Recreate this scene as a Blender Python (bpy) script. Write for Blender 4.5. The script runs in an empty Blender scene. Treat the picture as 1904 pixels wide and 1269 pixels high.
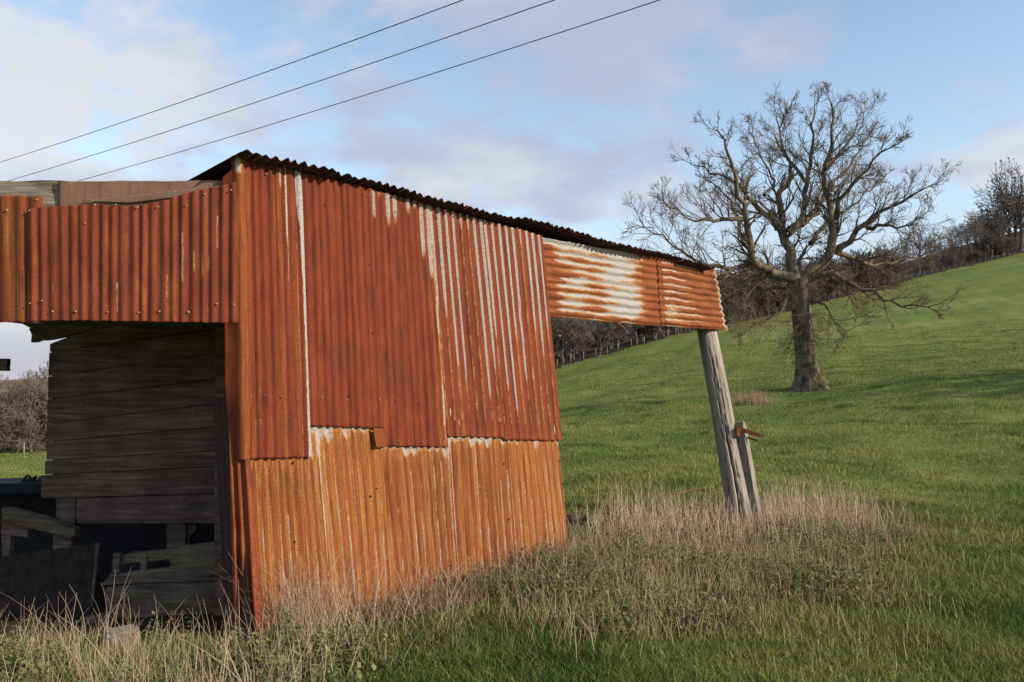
import bpy, bmesh, math, random
import numpy as np
from mathutils import Vector
R = math.radians
rng = np.random.default_rng(7)
random.seed(7)
SC = bpy.context.scene
COL = SC.collection

# ------------------------------------------------------------------ camera
F, CX, CY = 1600.0, 952.0, 634.5           # focal length / principal point of the 1904 px photograph
CAMH = 1.7
TH = math.atan((735 - CY) / F)
cd = bpy.data.cameras.new("camera"); cam = bpy.data.objects.new("camera", cd); COL.objects.link(cam)
cam.location = (0, 0, CAMH); cam.rotation_euler = (R(90) + TH, 0, 0)
cd.sensor_width = 36; cd.lens = 36 * F / 1904; cd.clip_end = 9000; cd.clip_start = 0.05
SC.camera = cam
SC.view_settings.view_transform = 'Standard'; SC.view_settings.look = 'None'
SC.view_settings.gamma = 1; SC.view_settings.exposure = 0.4
SC.cycles.max_bounces = 5; SC.cycles.diffuse_bounces = 3; SC.cycles.transparent_max_bounces = 8

# ------------------------------------------------------------------ sun and sky
SUN_H = Vector((0.914, -0.407)).normalized(); SUN_EL = R(26)
sdir = Vector((SUN_H.x * math.cos(SUN_EL), SUN_H.y * math.cos(SUN_EL), math.sin(SUN_EL)))
sl = bpy.data.lights.new("sun", 'SUN'); sl.energy = 4.6; sl.angle = R(0.6); sl.color = (1, 0.86, 0.68)
so = bpy.data.objects.new("sun", sl); COL.objects.link(so)
so.rotation_euler = sdir.to_track_quat('Z', 'Y').to_euler(); so.location = (40, -20, 30)

w = bpy.data.worlds.new("World"); SC.world = w; w.use_nodes = True
NT = w.node_tree; NT.nodes.clear()
class G:
    """tiny node-graph helper"""
    def __init__(s, nt): s.nt = nt
    def n(s, t, **k):
        nd = s.nt.nodes.new(t)
        for a, b in k.items(): setattr(nd, a, b)
        return nd
    def put(s, sock, v):
        if v is None: return
        if hasattr(v, 'links') or isinstance(v, bpy.types.NodeSocket): s.nt.links.new(v, sock)
        else:
            if isinstance(v, (tuple, list)) and len(v) == 3 and sock.type == 'RGBA': v = (*v, 1)
            sock.default_value = v
    def math(s, op, a, b=0.0, c=None, clamp=False):
        nd = s.n('ShaderNodeMath', operation=op, use_clamp=clamp)
        s.put(nd.inputs[0], a); s.put(nd.inputs[1], b)
        if c is not None: s.put(nd.inputs[2], c)
        return nd.outputs[0]
    def vmath(s, op, a, b=None):
        nd = s.n('ShaderNodeVectorMath', operation=op); s.put(nd.inputs[0], a)
        if b is not None: s.put(nd.inputs[1], b)
        return nd.outputs['Value'] if op in ('DOT_PRODUCT', 'LENGTH') else nd.outputs[0]
    def mix(s, f, a, b, mode='MIX'):
        nd = s.n('ShaderNodeMix', data_type='RGBA', blend_type=mode)
        s.put(nd.inputs[0], f); s.put(nd.inputs[6], a); s.put(nd.inputs[7], b)
        return nd.outputs[2]
    def ss(s, v, lo, hi, a=0.0, b=1.0):
        nd = s.n('ShaderNodeMapRange', interpolation_type='SMOOTHSTEP')
        for i, q in enumerate((v, lo, hi, a, b)): s.put(nd.inputs[i], q)
        return nd.outputs[0]
    def noise(s, vec, scale=1.0, detail=4.0, rough=0.5, dist=0.0):
        nd = s.n('ShaderNodeTexNoise'); s.put(nd.inputs['Vector'], vec)
        nd.inputs['Scale'].default_value = scale; nd.inputs['Detail'].default_value = detail
        nd.inputs['Roughness'].default_value = rough; nd.inputs['Distortion'].default_value = dist
        return nd.outputs[0]
    def scale(s, vec, sc): return s.vmath('MULTIPLY', vec, sc)
    def comb(s, x, y, z):
        nd = s.n('ShaderNodeCombineXYZ')
        for i, q in enumerate((x, y, z)): s.put(nd.inputs[i], q)
        return nd.outputs[0]
    def sep(s, v):
        nd = s.n('ShaderNodeSeparateXYZ'); s.put(nd.inputs[0], v); return nd.outputs
    def ramp(s, f, stops):
        nd = s.n('ShaderNodeValToRGB'); cr = nd.color_ramp
        while len(cr.elements) < len(stops): cr.elements.new(0.5)
        for e, (p, c) in zip(cr.elements, stops): e.position = p; e.color = (*c, 1)
        s.put(nd.inputs[0], f); return nd.outputs[0]
    def attr(s, name): return s.n('ShaderNodeAttribute', attribute_name=name)

def pdir(px, py):
    u, v = (px - CX) / F, (py - CY) / F
    c, s_ = math.cos(TH), math.sin(TH)
    return np.array((u, c + s_ * v, s_ - c * v))
def P(px, py, d):
    """world point seen at pixel (px,py), d metres ahead of the camera"""
    q = pdir(px, py); return np.array((0, 0, CAMH)) + q * (d / q[1])

g = G(NT)
sky = g.n('ShaderNodeTexSky', sky_type='NISHITA'); sky.sun_disc = False
sky.sun_elevation = SUN_EL; sky.sun_rotation = math.atan2(SUN_H.x, SUN_H.y); sky.air_density = 1.1; sky.dust_density = 0.3; sky.ozone_density = 1.4
dirv = g.n('ShaderNodeTexCoord').outputs['Generated']
x, y, z = g.sep(dirv)
zz = g.math('ADD', g.math('MAXIMUM', z, 0.0), 0.22)
pl = g.comb(g.math('DIVIDE', x, zz), g.math('DIVIDE', y, zz), 0.0)
n1 = g.noise(g.vmath('ADD', pl, (3.3, 1.7, 0)), 2.1, 12, 0.6, 0.15)
n2 = g.noise(g.vmath('ADD', pl, (8.1, 4.2, 0)), 0.45, 3, 0.5)
cov = g.math('ADD', g.math('MULTIPLY_ADD', n1, 2.4, -0.72), g.math('MULTIPLY', n2, 0.3))
def blob(px, py, k, amt):
    q = pdir(px, py); q = q / np.linalg.norm(q)
    d_ = g.vmath('DOT_PRODUCT', dirv, tuple(q))
    return g.math('MULTIPLY', g.math('EXPONENT', g.math('MULTIPLY', g.math('SUBTRACT', d_, 1.0), k)), amt)
for (px, py, k, a) in ((40, 150, 330, .36), (30, 340, 600, .22), (150, 130, 900, .16), (640, 150, 70, .12), (820, 230, 22, .10), (1000, 370, 150, .16), (330, 270, 500, .12), (1500, 50, 700, .20),
                       (1850, 150, 400, .22), (290, 50, 160, -.20), (1230, 110, 120, .06), (1700, 330, 60, -.06), (430, 150, 260, -.12), (1380, 320, 260, -.07), (1650, 120, 300, -.08)):
    cov = g.math('ADD', cov, blob(px, py, k, a))
cl = g.ss(cov, 0.50, 0.94)
thn = g.noise(g.vmath('ADD', pl, (1.1, 6.4, 2)), 1.9, 8, 0.55)
for (px, py, k, a) in ((900, 220, 25, .10), (60, 170, 150, -.16), (1450, 250, 40, .10), (1000, 350, 120, -.10)): thn = g.math('ADD', thn, blob(px, py, k, a))
thick = g.ss(thn, 0.38, 0.66)
ccol = g.mix(thick, (4.4, 4.4, 4.5), (2.65, 3.0, 3.85))
low = g.ss(z, 0.26, 0.02)
cl = g.math('MAXIMUM', g.math('MULTIPLY', cl, 0.88), g.math('MULTIPLY', low, 0.97))
skyc = g.mix(cl, g.mix(1.0, sky.outputs[0], (1.42, 1.30, 1.22), 'MULTIPLY'), g.mix(g.math('MULTIPLY', low, 0.8), ccol, (2.75, 2.75, 3.4)))
bg = g.n('ShaderNodeBackground'); bg.inputs[1].default_value = 0.135
g.put(bg.inputs[0], skyc)
wo = g.n('ShaderNodeOutputWorld'); NT.links.new(bg.outputs[0], wo.inputs[0])

# ------------------------------------------------------------------ materials
def mat(name, rough=0.9, spec=0.25):
    m = bpy.data.materials.new(name); m.use_nodes = True
    b = m.node_tree.nodes['Principled BSDF']; b.inputs['Roughness'].default_value = rough
    b.inputs['Specular IOR Level'].default_value = spec
    return m, G(m.node_tree), b
def bump(gr, b, h, st=0.4, dist=0.01):
    nd = gr.n('ShaderNodeBump'); nd.inputs['Strength'].default_value = st; nd.inputs['Distance'].default_value = dist
    gr.put(nd.inputs['Height'], h); gr.nt.links.new(nd.outputs[0], b.inputs['Normal'])

def make_rust(name, dark, mid, light, orange, metal=0.0):
    """rusted corrugated iron; attribute 'pat': r = old pale paint, g = fresh orange rust, b = dark stain, painted shade"""
    m, gr, b = mat(name, 0.82, 0.3)
    dark, mid, light, orange = [tuple(v * 0.80 for v in c) for c in (dark, mid, light, orange)]
    uv = gr.n('ShaderNodeUVMap', uv_map='uv').outputs[0]; orr = gr.n('ShaderNodeObjectInfo').outputs['Random']
    a = gr.attr('pat'); r_, g_, b_ = gr.sep(a.outputs['Vector'])
    streak = gr.noise(gr.scale(uv, (34, 0.8, 1)), 1, 7, 0.72)
    fine = gr.noise(gr.scale(uv, (120, 2.2, 1)), 1, 4, 0.6)
    blot = gr.noise(gr.scale(uv, (9, 3.0, 1)), 1, 6, 0.6)
    grain = gr.noise(gr.scale(uv, (420, 300, 1)), 1, 3, 0.7)
    grain2 = gr.noise(gr.scale(uv, (105, 70, 1)), 1, 6, 0.78)
    f = gr.math('ADD', gr.math('MULTIPLY', streak, 0.45), gr.math('ADD', gr.math('MULTIPLY', blot, 0.35), gr.math('MULTIPLY', fine, 0.2)))
    c = gr.ramp(f, [(0.38, dark), (0.5, mid), (0.61, light)])
    of = gr.math('ADD', g_, gr.math('ADD', gr.math('MULTIPLY', gr.math('SUBTRACT', streak, 0.55), 1.9), gr.math('MULTIPLY', gr.math('SUBTRACT', fine, 0.5), 0.9)))
    ocol = gr.mix(gr.ss(blot, 0.35, 0.68), orange, tuple(v * k for v, k in zip(orange, (0.72, 0.55, 0.5))))
    c = gr.mix(gr.math('MULTIPLY', gr.ss(of, 0.25, 0.85), 0.9), c, ocol)
    mott = gr.noise(gr.scale(uv, (3.2, 1.6, 1)), 1, 7, 0.68)
    c = gr.mix(gr.ss(mott, 0.50, 0.66, 0.0, 0.26), c, (dark[0] * .9, dark[1] * 1.05, dark[2] * 1.7))
    run = gr.noise(gr.scale(uv, (62, 0.55, 1)), 1, 5, 0.7)
    c = gr.mix(gr.ss(run, 0.56, 0.70, 0.0, 0.6), c, tuple(v * 0.7 for v in dark))
    c = gr.mix(gr.ss(grain, 0.42, 0.75, 0.0, 0.55), c, tuple(v * 0.35 for v in dark))
    c = gr.mix(gr.ss(grain2, 0.49, 0.60, 0.0, 0.66), c, tuple(v * 0.7 for v in dark))
    c = gr.mix(gr.ss(gr.math('ADD', b_, gr.math('MULTIPLY', gr.math('SUBTRACT', grain2, 0.5), 0.9)), 0.35, 0.75, 0, 0.85), c, (0.03, 0.014, 0.012))
    c = gr.mix(1.0, c, gr.mix(orr, (0.84, 0.78, 0.86), (1.08, 1.10, 1.06)), 'MULTIPLY')
    wn = gr.noise(gr.scale(uv, (150, 26, 1)), 1, 6, 0.68)
    wv = gr.math('ADD', r_, gr.math('ADD', gr.math('MULTIPLY', gr.math('SUBTRACT', wn, 0.5), 1.0), gr.math('MULTIPLY', gr.math('SUBTRACT', gr.noise(gr.scale(uv, (34, 7, 1)), 1, 7, 0.72), 0.5), 1.1)))
    wf = gr.ss(wv, 0.46, 0.72, 0, 0.90)
    halo = gr.ss(wv, 0.27, 0.5, 0, 0.7)
    c = gr.mix(halo, c, (0.36, 0.18, 0.055))
    wn2 = gr.noise(gr.scale(uv, (60, 60, 1)), 1, 6, 0.72)
    wcol = gr.mix(gr.ss(wn2, 0.36, 0.56), (0.20, 0.18, 0.15), (0.365, 0.372, 0.375))
    c = gr.mix(wf, c, wcol)
    c = gr.mix(gr.math('MULTIPLY', wf, gr.ss(gr.math('ADD', b_, gr.math('MULTIPLY', gr.math('SUBTRACT', gr.noise(gr.scale(uv, (110, 45, 1)), 1, 5, 0.75), 0.5), 1.5)), 0.36, 0.5, 0, .85)), c, (0.07, 0.055, 0.035))
    gr.put(b.inputs['Base Color'], c)
    h = gr.math('ADD', gr.math('MULTIPLY', grain2, 0.6), gr.math('ADD', gr.math('MULTIPLY', grain, 0.5), gr.math('MULTIPLY', wf, 0.15)))
    bump(gr, b, h, 0.35, 0.004)
    return m
M = {}
M['rust_red'] = make_rust('rust_red', (0.105, 0.019, 0.007), (0.235, 0.040, 0.0115), (0.315, 0.070, 0.015), (0.40, 0.135, 0.025))
M['rust_orange'] = make_rust('rust_orange', (0.12, 0.027, 0.009), (0.27, 0.068, 0.014), (0.38, 0.13, 0.027), (0.55, 0.25, 0.065))
M['rust_brown'] = make_rust('rust_brown', (0.10, 0.020, 0.010), (0.25, 0.050, 0.018), (0.36, 0.095, 0.036), (0.46, 0.15, 0.028))
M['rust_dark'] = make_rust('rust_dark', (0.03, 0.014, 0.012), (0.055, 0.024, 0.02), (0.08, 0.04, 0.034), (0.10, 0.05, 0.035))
M['roof'] = make_rust('roof_rust', (0.04, 0.021, 0.019), (0.095, 0.045, 0.038), (0.16, 0.085, 0.068), (0.20, 0.10, 0.07))

def make_wood(name, c0, c1, c2, stretch, bumpst=0.5, moss=0.0):
    m, gr, b = mat(name, 0.9, 0.15)
    co = gr.n('ShaderNodeTexCoord').outputs['Object']
    gsc = gr.noise(gr.scale(co, stretch), 1, 8, 0.65, 0.4)
    big = gr.noise(co, 3.5, 5, 0.6)
    sp = gr.noise(co, 38, 3, 0.6)
    c = gr.ramp(gr.math('ADD', gr.math('MULTIPLY', gsc, 0.65), gr.math('MULTIPLY', big, 0.35)), [(0.34, c0), (0.5, c1), (0.66, c2)])
    c = gr.mix(gr.ss(sp, 0.66, 0.74, 0, 0.6), c, tuple(v * 1.5 for v in c2))
    fk = gr.noise(gr.scale(co, (46, 46, 9)), 1, 3, 0.6)
    c = gr.mix(gr.ss(fk, 0.69, 0.75, 0, 0.55), c, tuple(min(.6, v * 2.2) for v in c2))
    if moss: c = gr.mix(gr.ss(gr.noise(co, 7, 5, 0.65), 0.6 - moss * .1, 0.72, 0, 0.75), c, (0.09, 0.10, 0.035))
    gr.put(b.inputs['Base Color'], c); bump(gr, b, gsc, bumpst, 0.02)
    return m
M['plank'] = make_wood('weathered_planks', (0.040, 0.028, 0.023), (0.100, 0.071, 0.058), (0.20, 0.147, 0.120), (1.6, 9, 26), 0.4)
M['plank_mossy'] = make_wood('mossy_planks', (0.042, 0.032, 0.024), (0.105, 0.080, 0.060), (0.19, 0.150, 0.112), (2.4, 14, 30), 0.6, 0.1)
M['beam'] = make_wood('beam_wood', (0.08, 0.068, 0.052), (0.21, 0.175, 0.135), (0.34, 0.29, 0.22), (4, 30, 60), 0.7, 0.5)
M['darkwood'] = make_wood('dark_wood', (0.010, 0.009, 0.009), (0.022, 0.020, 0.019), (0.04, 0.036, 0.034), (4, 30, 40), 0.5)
M['stone'] = make_wood('concrete', (0.10, 0.085, 0.065), (0.20, 0.172, 0.13), (0.28, 0.25, 0.195), (22, 22, 22), 0.5, 0.3)

def make_bark(name, c0, c1, c2, sc=(6, 6, 1.5), moss=None):
    m, gr, b = mat(name, 0.95, 0.1)
    co = gr.n('ShaderNodeTexCoord').outputs['Object']
    q = gr.noise(gr.scale(co, sc), 1, 7, 0.65, 0.3)
    c = gr.ramp(q, [(0.36, c0), (0.5, c1), (0.64, c2)])
    if moss:
        zc = gr.sep(co)[2]
        f = gr.math('MULTIPLY', gr.ss(gr.noise(co, 1.7, 5, 0.6), 0.45, 0.6), gr.ss(zc, moss * 1.1, moss * 0.5))
        c = gr.mix(f, c, (0.035, 0.04, 0.014))
    gr.put(b.inputs['Base Color'], c); bump(gr, b, q, 0.8, 0.06)
    return m
M['bark'] = make_bark('oak_bark', (0.055, 0.042, 0.030), (0.12, 0.095, 0.066), (0.20, 0.165, 0.115), moss=2.2)
M['twig'] = make_bark('twig_bark', (0.09, 0.066, 0.042), (0.155, 0.117, 0.073), (0.22, 0.172, 0.108), (3, 3, 3))
M['far_twig'] = make_bark('far_twigs', (0.082, 0.066, 0.058), (0.125, 0.102, 0.090), (0.185, 0.152, 0.132), (.6, .6, .6))
M['left_twig'] = make_bark('pale_twigs', (0.115, 0.088, 0.070), (0.165, 0.130, 0.106), (0.225, 0.18, 0.15), (.6, .6, .6))
M['ivy'] = make_bark('ivy_leaf', (0.012, 0.022, 0.012), (0.025, 0.04, 0.02), (0.04, 0.06, 0.03), (2, 2, 2))

def make_blade(name, c0, c1, c2, tr=0.25):
    m, gr, b = mat(name, 0.75, 0.2)
    a = gr.attr('tone').outputs['Fac']
    c = gr.ramp(a, [(0.0, c0), (0.5, c1), (1.0, c2)])
    gr.put(b.inputs['Base Color'], c)
    t = gr.n('ShaderNodeBsdfTranslucent'); gr.put(t.inputs[0], c)
    mx = gr.n('ShaderNodeMixShader'); mx.inputs[0].default_value = tr
    gr.nt.links.new(b.outputs[0], mx.inputs[1]); gr.nt.links.new(t.outputs[0], mx.inputs[2])
    gr.nt.links.new(mx.outputs[0], gr.nt.nodes['Material Output'].inputs[0])
    return m
M['grass'] = make_blade('grass_blade', (0.058, 0.092, 0.022), (0.134, 0.174, 0.038), (0.31, 0.285, 0.105))
M['dry'] = make_blade('dry_stem', (0.19, 0.125, 0.085), (0.41, 0.295, 0.20), (0.60, 0.49, 0.355), 0.1)
M['nettle'] = make_blade('nettle_leaf', (0.060, 0.076, 0.028), (0.125, 0.145, 0.055), (0.25, 0.25, 0.10), 0.2)
M['stalk'] = make_blade('weed_stalk', (0.20, 0.17, 0.075), (0.36, 0.315, 0.135), (0.54, 0.46, 0.25), 0.1)
M['bramble'] = make_blade('dark_bramble', (0.08, 0.042, 0.028), (0.16, 0.092, 0.06), (0.28, 0.175, 0.115), 0.05)

def make_ground():
    m, gr, b = mat('pasture', 1.0, 0.05)
    co = gr.n('ShaderNodeTexCoord').outputs['Object']
    big = gr.noise(gr.scale(co, (.035, .10, .1)), 1, 5, 0.6)
    medn = gr.noise(gr.scale(co, (0.5, 0.9, 1)), 1, 6, 0.65)
    fine = gr.noise(gr.scale(co, (5, 9, 5)), 1, 6, 0.7)
    vf = gr.noise(co, 40, 5, 0.7)
    f = gr.math('ADD', gr.math('MULTIPLY', big, 0.3), gr.math('ADD', gr.math('MULTIPLY', medn, 0.35), gr.math('MULTIPLY', fine, 0.35)))
    c = gr.ramp(f, [(0.34, (0.066, 0.098, 0.027)), (0.5, (0.130, 0.165, 0.042)), (0.64, (0.235, 0.215, 0.08))])
    soil = gr.mix(gr.ss(vf, 0.4, 0.65), (0.028, 0.022, 0.014), (0.07, 0.055, 0.033))
    s_ = gr.attr('soil').outputs['Fac']
    c = gr.mix(gr.ss(gr.math('ADD', s_, gr.math('MULTIPLY', gr.math('SUBTRACT', fine, 0.5), 0.7)), 0.35, 0.65), c, soil)
    wd = gr.attr('wood').outputs['Fac']
    wc = gr.mix(gr.ss(medn, 0.4, 0.62), (0.030, 0.024, 0.018), (0.065, 0.052, 0.035))
    c = gr.mix(gr.ss(wd, 0.3, 0.7), c, wc)
    hl = gr.attr('hill').outputs['Fac']
    hc = gr.mix(gr.ss(gr.noise(co, 0.03, 5, .6), 0.42, 0.58), (0.20, 0.15, 0.095), (0.11, 0.10, 0.05))
    c = gr.mix(hl, c, hc)
    gr.put(b.inputs['Base Color'], c)
    bump(gr, b, gr.math('ADD', gr.math('MULTIPLY', fine, 0.5), gr.math('MULTIPLY', medn, 0.8)), 0.6, 0.25)
    return m
M['ground'] = make_ground()
def simple(name, c0, c1, sc=20, rough=0.8):
    m, gr, b = mat(name, rough, 0.3)
    co = gr.n('ShaderNodeTexCoord').outputs['Object']; q = gr.noise(co, sc, 5, 0.65)
    gr.put(b.inputs['Base Color'], gr.mix(gr.ss(q, 0.35, 0.65), c0, c1)); bump(gr, b, q, 0.3, 0.01)
    return m
M['nail'] = simple('nail_head', (0.22, 0.14, 0.10), (0.46, 0.40, 0.33), 300, 0.5)
M['hole'] = simple('rust_hole', (0.012, 0.006, 0.005), (0.02, 0.01, 0.008), 60)
M['wire'] = simple('cable', (0.02, 0.02, 0.024), (0.035, 0.035, 0.04), 2)
M['hinge'] = simple('rusty_iron', (0.13, 0.045, 0.022), (0.22, 0.08, 0.038), 60)
M['black'] = simple('near_black_board', (0.008, 0.009, 0.012), (0.016, 0.018, 0.024), 12)
M['fencepost'] = simple('pale_stake', (0.17, 0.145, 0.115), (0.28, 0.25, 0.20), 6)
def make_postwood():
    m, gr, b = mat('silvered_post', 0.9, 0.15)
    uv = gr.n('ShaderNodeUVMap', uv_map='uv').outputs[0]
    q = gr.noise(gr.scale(uv, (26, 0.9, 1)), 1, 8, 0.65, 0.5)
    q2 = gr.noise(gr.scale(uv, (80, 3, 1)), 1, 6, 0.7)
    big = gr.noise(gr.scale(uv, (2, 1.2, 1)), 1, 4, 0.6)
    c = gr.ramp(gr.math('ADD', gr.math('MULTIPLY', q, .55), gr.math('ADD', gr.math('MULTIPLY', q2, .25), gr.math('MULTIPLY', big, .2))),
                [(0.36, (0.12, 0.10, 0.08)), (0.5, (0.29, 0.255, 0.21)), (0.64, (0.43, 0.39, 0.33))])
    cr = gr.ss(gr.attr('crack').outputs['Fac'], 0.3, 0.8)
    c = gr.mix(cr, c, (0.02, 0.015, 0.012))
    c = gr.mix(gr.ss(gr.noise(gr.scale(uv, (30, 14, 1)), 1, 3, .5), .70, .74), c, (0.05, 0.04, 0.03))
    gr.put(b.inputs['Base Color'], c); bump(gr, b, gr.math('ADD', q, gr.math('MULTIPLY', q2, .5)), 0.6, 0.02)
    return m
M['post'] = make_postwood()

# ------------------------------------------------------------------ object helpers
def tag(o, label=None, cat=None, group=None, kind=None):
    if label: o['label'] = label
    if cat: o['category'] = cat
    if group: o['group'] = group
    if kind: o['kind'] = kind
    return o
def thing(name, label, cat, loc=(0, 0, 0), group=None, rz=0.0):
    o = bpy.data.objects.new(name, None); COL.objects.link(o); o.location = tuple(loc); o.rotation_euler = (0, 0, rz)
    o.empty_display_size = 0.2
    return tag(o, label, cat, group)
def link(name, me, parent=None, loc=(0, 0, 0)):
    o = bpy.data.objects.new(name, me); COL.objects.link(o)
    if parent is not None: o.parent = parent
    o.location = tuple(loc); return o
def npmesh(name, V, Fc, material, smooth=True, uv=None, attrs=None):
    """mesh from numpy arrays; Fc is (n,3) or (n,4); attrs: {name: (N,) or (N,3)}"""
    V = np.asarray(V, np.float32); Fc = np.asarray(Fc, np.int32); k = Fc.shape[1]
    me = bpy.data.meshes.new(name); me.vertices.add(len(V)); me.vertices.foreach_set('co', V.ravel())
    me.loops.add(Fc.size); me.loops.foreach_set('vertex_index', Fc.ravel())
    me.polygons.add(len(Fc)); me.polygons.foreach_set('loop_start', np.arange(0, Fc.size, k, dtype=np.int32))
    me.polygons.foreach_set('loop_total', np.full(len(Fc), k, np.int32))
    me.polygons.foreach_set('use_smooth', np.full(len(Fc), smooth))
    if uv is not None:
        l = me.uv_layers.new(name='uv'); l.data.foreach_set('uv', np.asarray(uv, np.float32)[Fc.ravel()].ravel())
    for a, v in (attrs or {}).items():
        v = np.asarray(v, np.float32)
        if v.ndim == 1: me.attributes.new(a, 'FLOAT', 'POINT').data.foreach_set('value', v)
        else: me.attributes.new(a, 'FLOAT_VECTOR', 'POINT').data.foreach_set('vector', v.ravel())
    me.materials.append(material); me.update(calc_edges=True); me.validate()
    return me
def bm_mesh(name, bm, material, smooth=False):
    me = bpy.data.meshes.new(name); bmesh.ops.recalc_face_normals(bm, faces=bm.faces); bm.to_mesh(me); bm.free()
    me.materials.append(material)
    if smooth: me.polygons.foreach_set('use_smooth', np.full(len(me.polygons), True))
    return me
def add_prism(bm, pts, off, rough=0.0, cuts=0):
    """solid from a planar outline pts extruded by vector off"""
    pts = [np.asarray(p, float) for p in pts]
    if cuts:
        q = []
        for i, p in enumerate(pts):
            e = pts[(i + 1) % len(pts)]
            for k in range(cuts): q.append(p + (e - p) * k / cuts + (rng.normal(0, rough, 3) if k else 0))
        pts = q
    a = [bm.verts.new(p) for p in pts]; b = [bm.verts.new(p + np.asarray(off)) for p in pts]
    bm.faces.new(a); bm.faces.new(b[::-1]); n = len(a)
    for i in range(n): bm.faces.new((a[i], a[(i + 1) % n], b[(i + 1) % n], b[i]))
def tubes(branches):
    """branches: list of (pts (n,3), radii (n,), sides) -> V, quads"""
    VV, FF, base = [], [], 0
    for pts, rad, k in branches:
        pts = np.asarray(pts, float); rad = np.asarray(rad, float); n = len(pts)
        t = np.gradient(pts, axis=0); t /= np.linalg.norm(t, axis=1)[:, None] + 1e-9
        m = t.mean(0); ref = np.array((1, 0, 0)) if abs(m[0]) < min(abs(m[1]), abs(m[2])) + .2 else (np.array((0, 1., 0)) if abs(m[1]) < abs(m[2]) else np.array((0, 0, 1.)))
        a = np.cross(t, ref); a /= np.linalg.norm(a, axis=1)[:, None] + 1e-9; b = np.cross(t, a)
        ph = np.arange(k) * 2 * np.pi / k
        ring = pts[:, None, :] + rad[:, None, None] * (np.cos(ph)[None, :, None] * a[:, None, :] + np.sin(ph)[None, :, None] * b[:, None, :])
        VV.append(ring.reshape(-1, 3))
        i = np.arange(n - 1)[:, None] * k; j = np.arange(k)[None, :]; j2 = (j + 1) % k
        q = np.stack((i + j, i + j2, i + k + j2, i + k + j), -1).reshape(-1, 4) + base
        FF.append(q); base += n * k
    return np.concatenate(VV), np.concatenate(FF)

# ------------------------------------------------------------------ terrain
RIGHT_A = math.atan(1428 / F)                                    # heading of the long wall, measured from straight ahead
D = np.array((math.sin(RIGHT_A), math.cos(RIGHT_A), 0)); N = np.array((math.cos(RIGHT_A), -math.sin(RIGHT_A), 0))
C0 = P(455, 1190, 6.0); C0[2] = 0
ctrl = [(-1.9, 6, 0), (0.6, 8.7, .12), (3.03, 11.2, .09), (-3.6, 6, -.05), (-4, 8.3, -.1), (-7, 10, -.35), (-11, 18, -1.2), (5, 8, 0), (6.1, 10.3, 0), (0, 3, 0), (2, 5, 0), (0, 6.2, .03)]
for px, py, d in ((1904, 850, 19.5), (1500, 850, 19.5), (1050, 850, 20.9), (1050, 802, 32), (1500, 748, 36), (1904, 742, 29), (1904, 687, 38.7), (1510, 720, 42),
                  (1050, 766, 47), (1300, 742, 43.5), (1050, 681, 100), (1270, 620, 130), (1500, 570, 165), (1700, 518, 200), (1904, 470, 240), (1500, 650, 85), (1904, 585, 105),
                  (1150, 712, 70), (1700, 650, 75), (1904, 432, 330), (1050, 662, 180), (1300, 600, 230), (1600, 522, 300), (0, 850, 65), (90, 850, 66), (0, 890, 45), (600, 800, 60),
                  (600, 740, 120), (600, 660, 250), (2300, 640, 60), (2300, 430, 200), (2300, 820, 18), (0, 800, 110), (0, 735, 250), (0, 708, 520), (400, 690, 520), (-500, 860, 65), (-500, 735, 400),
                  (1904, 445, 600), (1500, 560, 600), (1000, 670, 600), (2600, 400, 600), (1904, 560, 1500), (1000, 690, 1500), (0, 712, 1500), (-500, 725, 1500)):
    ctrl.append(tuple(P(px, py, d)))
for az in (-178, -140, -100, -70, 75, 110, 145, 178):
    for r in (2, 15, 80, 400, 2500):
        ctrl.append((r * math.sin(R(az)), r * math.cos(R(az)), 0 if az < 0 or az > 120 else 0.02 * min(r, 300)))
ctrl = np.array(ctrl)
def tp(x, y): return np.stack((np.arctan2(x, y) / R(26), np.log(np.hypot(x, y) + .6)), -1)
def phi(d2): return 0.5 * d2 * np.log(d2 + 1e-9)
KC = tp(ctrl[:, 0], ctrl[:, 1]); nC = len(KC)
A_ = np.zeros((nC + 3, nC + 3)); A_[:nC, :nC] = phi(((KC[:, None] - KC[None]) ** 2).sum(-1)) + np.eye(nC) * 1e-3
Pm = np.c_[np.ones(nC), KC]; A_[:nC, nC:] = Pm; A_[nC:, :nC] = Pm.T
sc_z = np.hypot(ctrl[:, 0], ctrl[:, 1]) + 4                      # interpolate the slope seen from the photographer, not the raw height
WC = np.linalg.solve(A_, np.r_[(ctrl[:, 2] - CAMH) / sc_z, 0, 0, 0])
def ground(x, y):
    x = np.atleast_1d(np.asarray(x, float)); y = np.atleast_1d(np.asarray(y, float)); out = np.empty(len(x))
    for i in range(0, len(x), 40000):
        k = tp(x[i:i + 40000], y[i:i + 40000])
        e = phi(((k[:, None] - KC[None]) ** 2).sum(-1)) @ WC[:nC] + np.c_[np.ones(len(k)), k] @ WC[nC:]
        out[i:i + 40000] = CAMH + e * (np.hypot(x[i:i + 40000], y[i:i + 40000]) + 4)
    r = np.hypot(x, y); k = np.clip((r - 9) / 14, 0, 1)
    out += k * (0.17 * np.sin(x * .55 + 1.3 * np.sin(y * .23)) * np.sin(y * .42 + 1) + 0.08 * np.sin(x * 1.3 + y * .5) * np.sin(y * 1.1 - x * .4 + 2))
    out += 0.018 * np.sin(x * 2.9 + np.sin(y * 1.7)) * np.sin(y * 3.3 + 1.1 * np.sin(x * 2.1))
    return out
def gz(x, y): return float(ground(x, y)[0])
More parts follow.
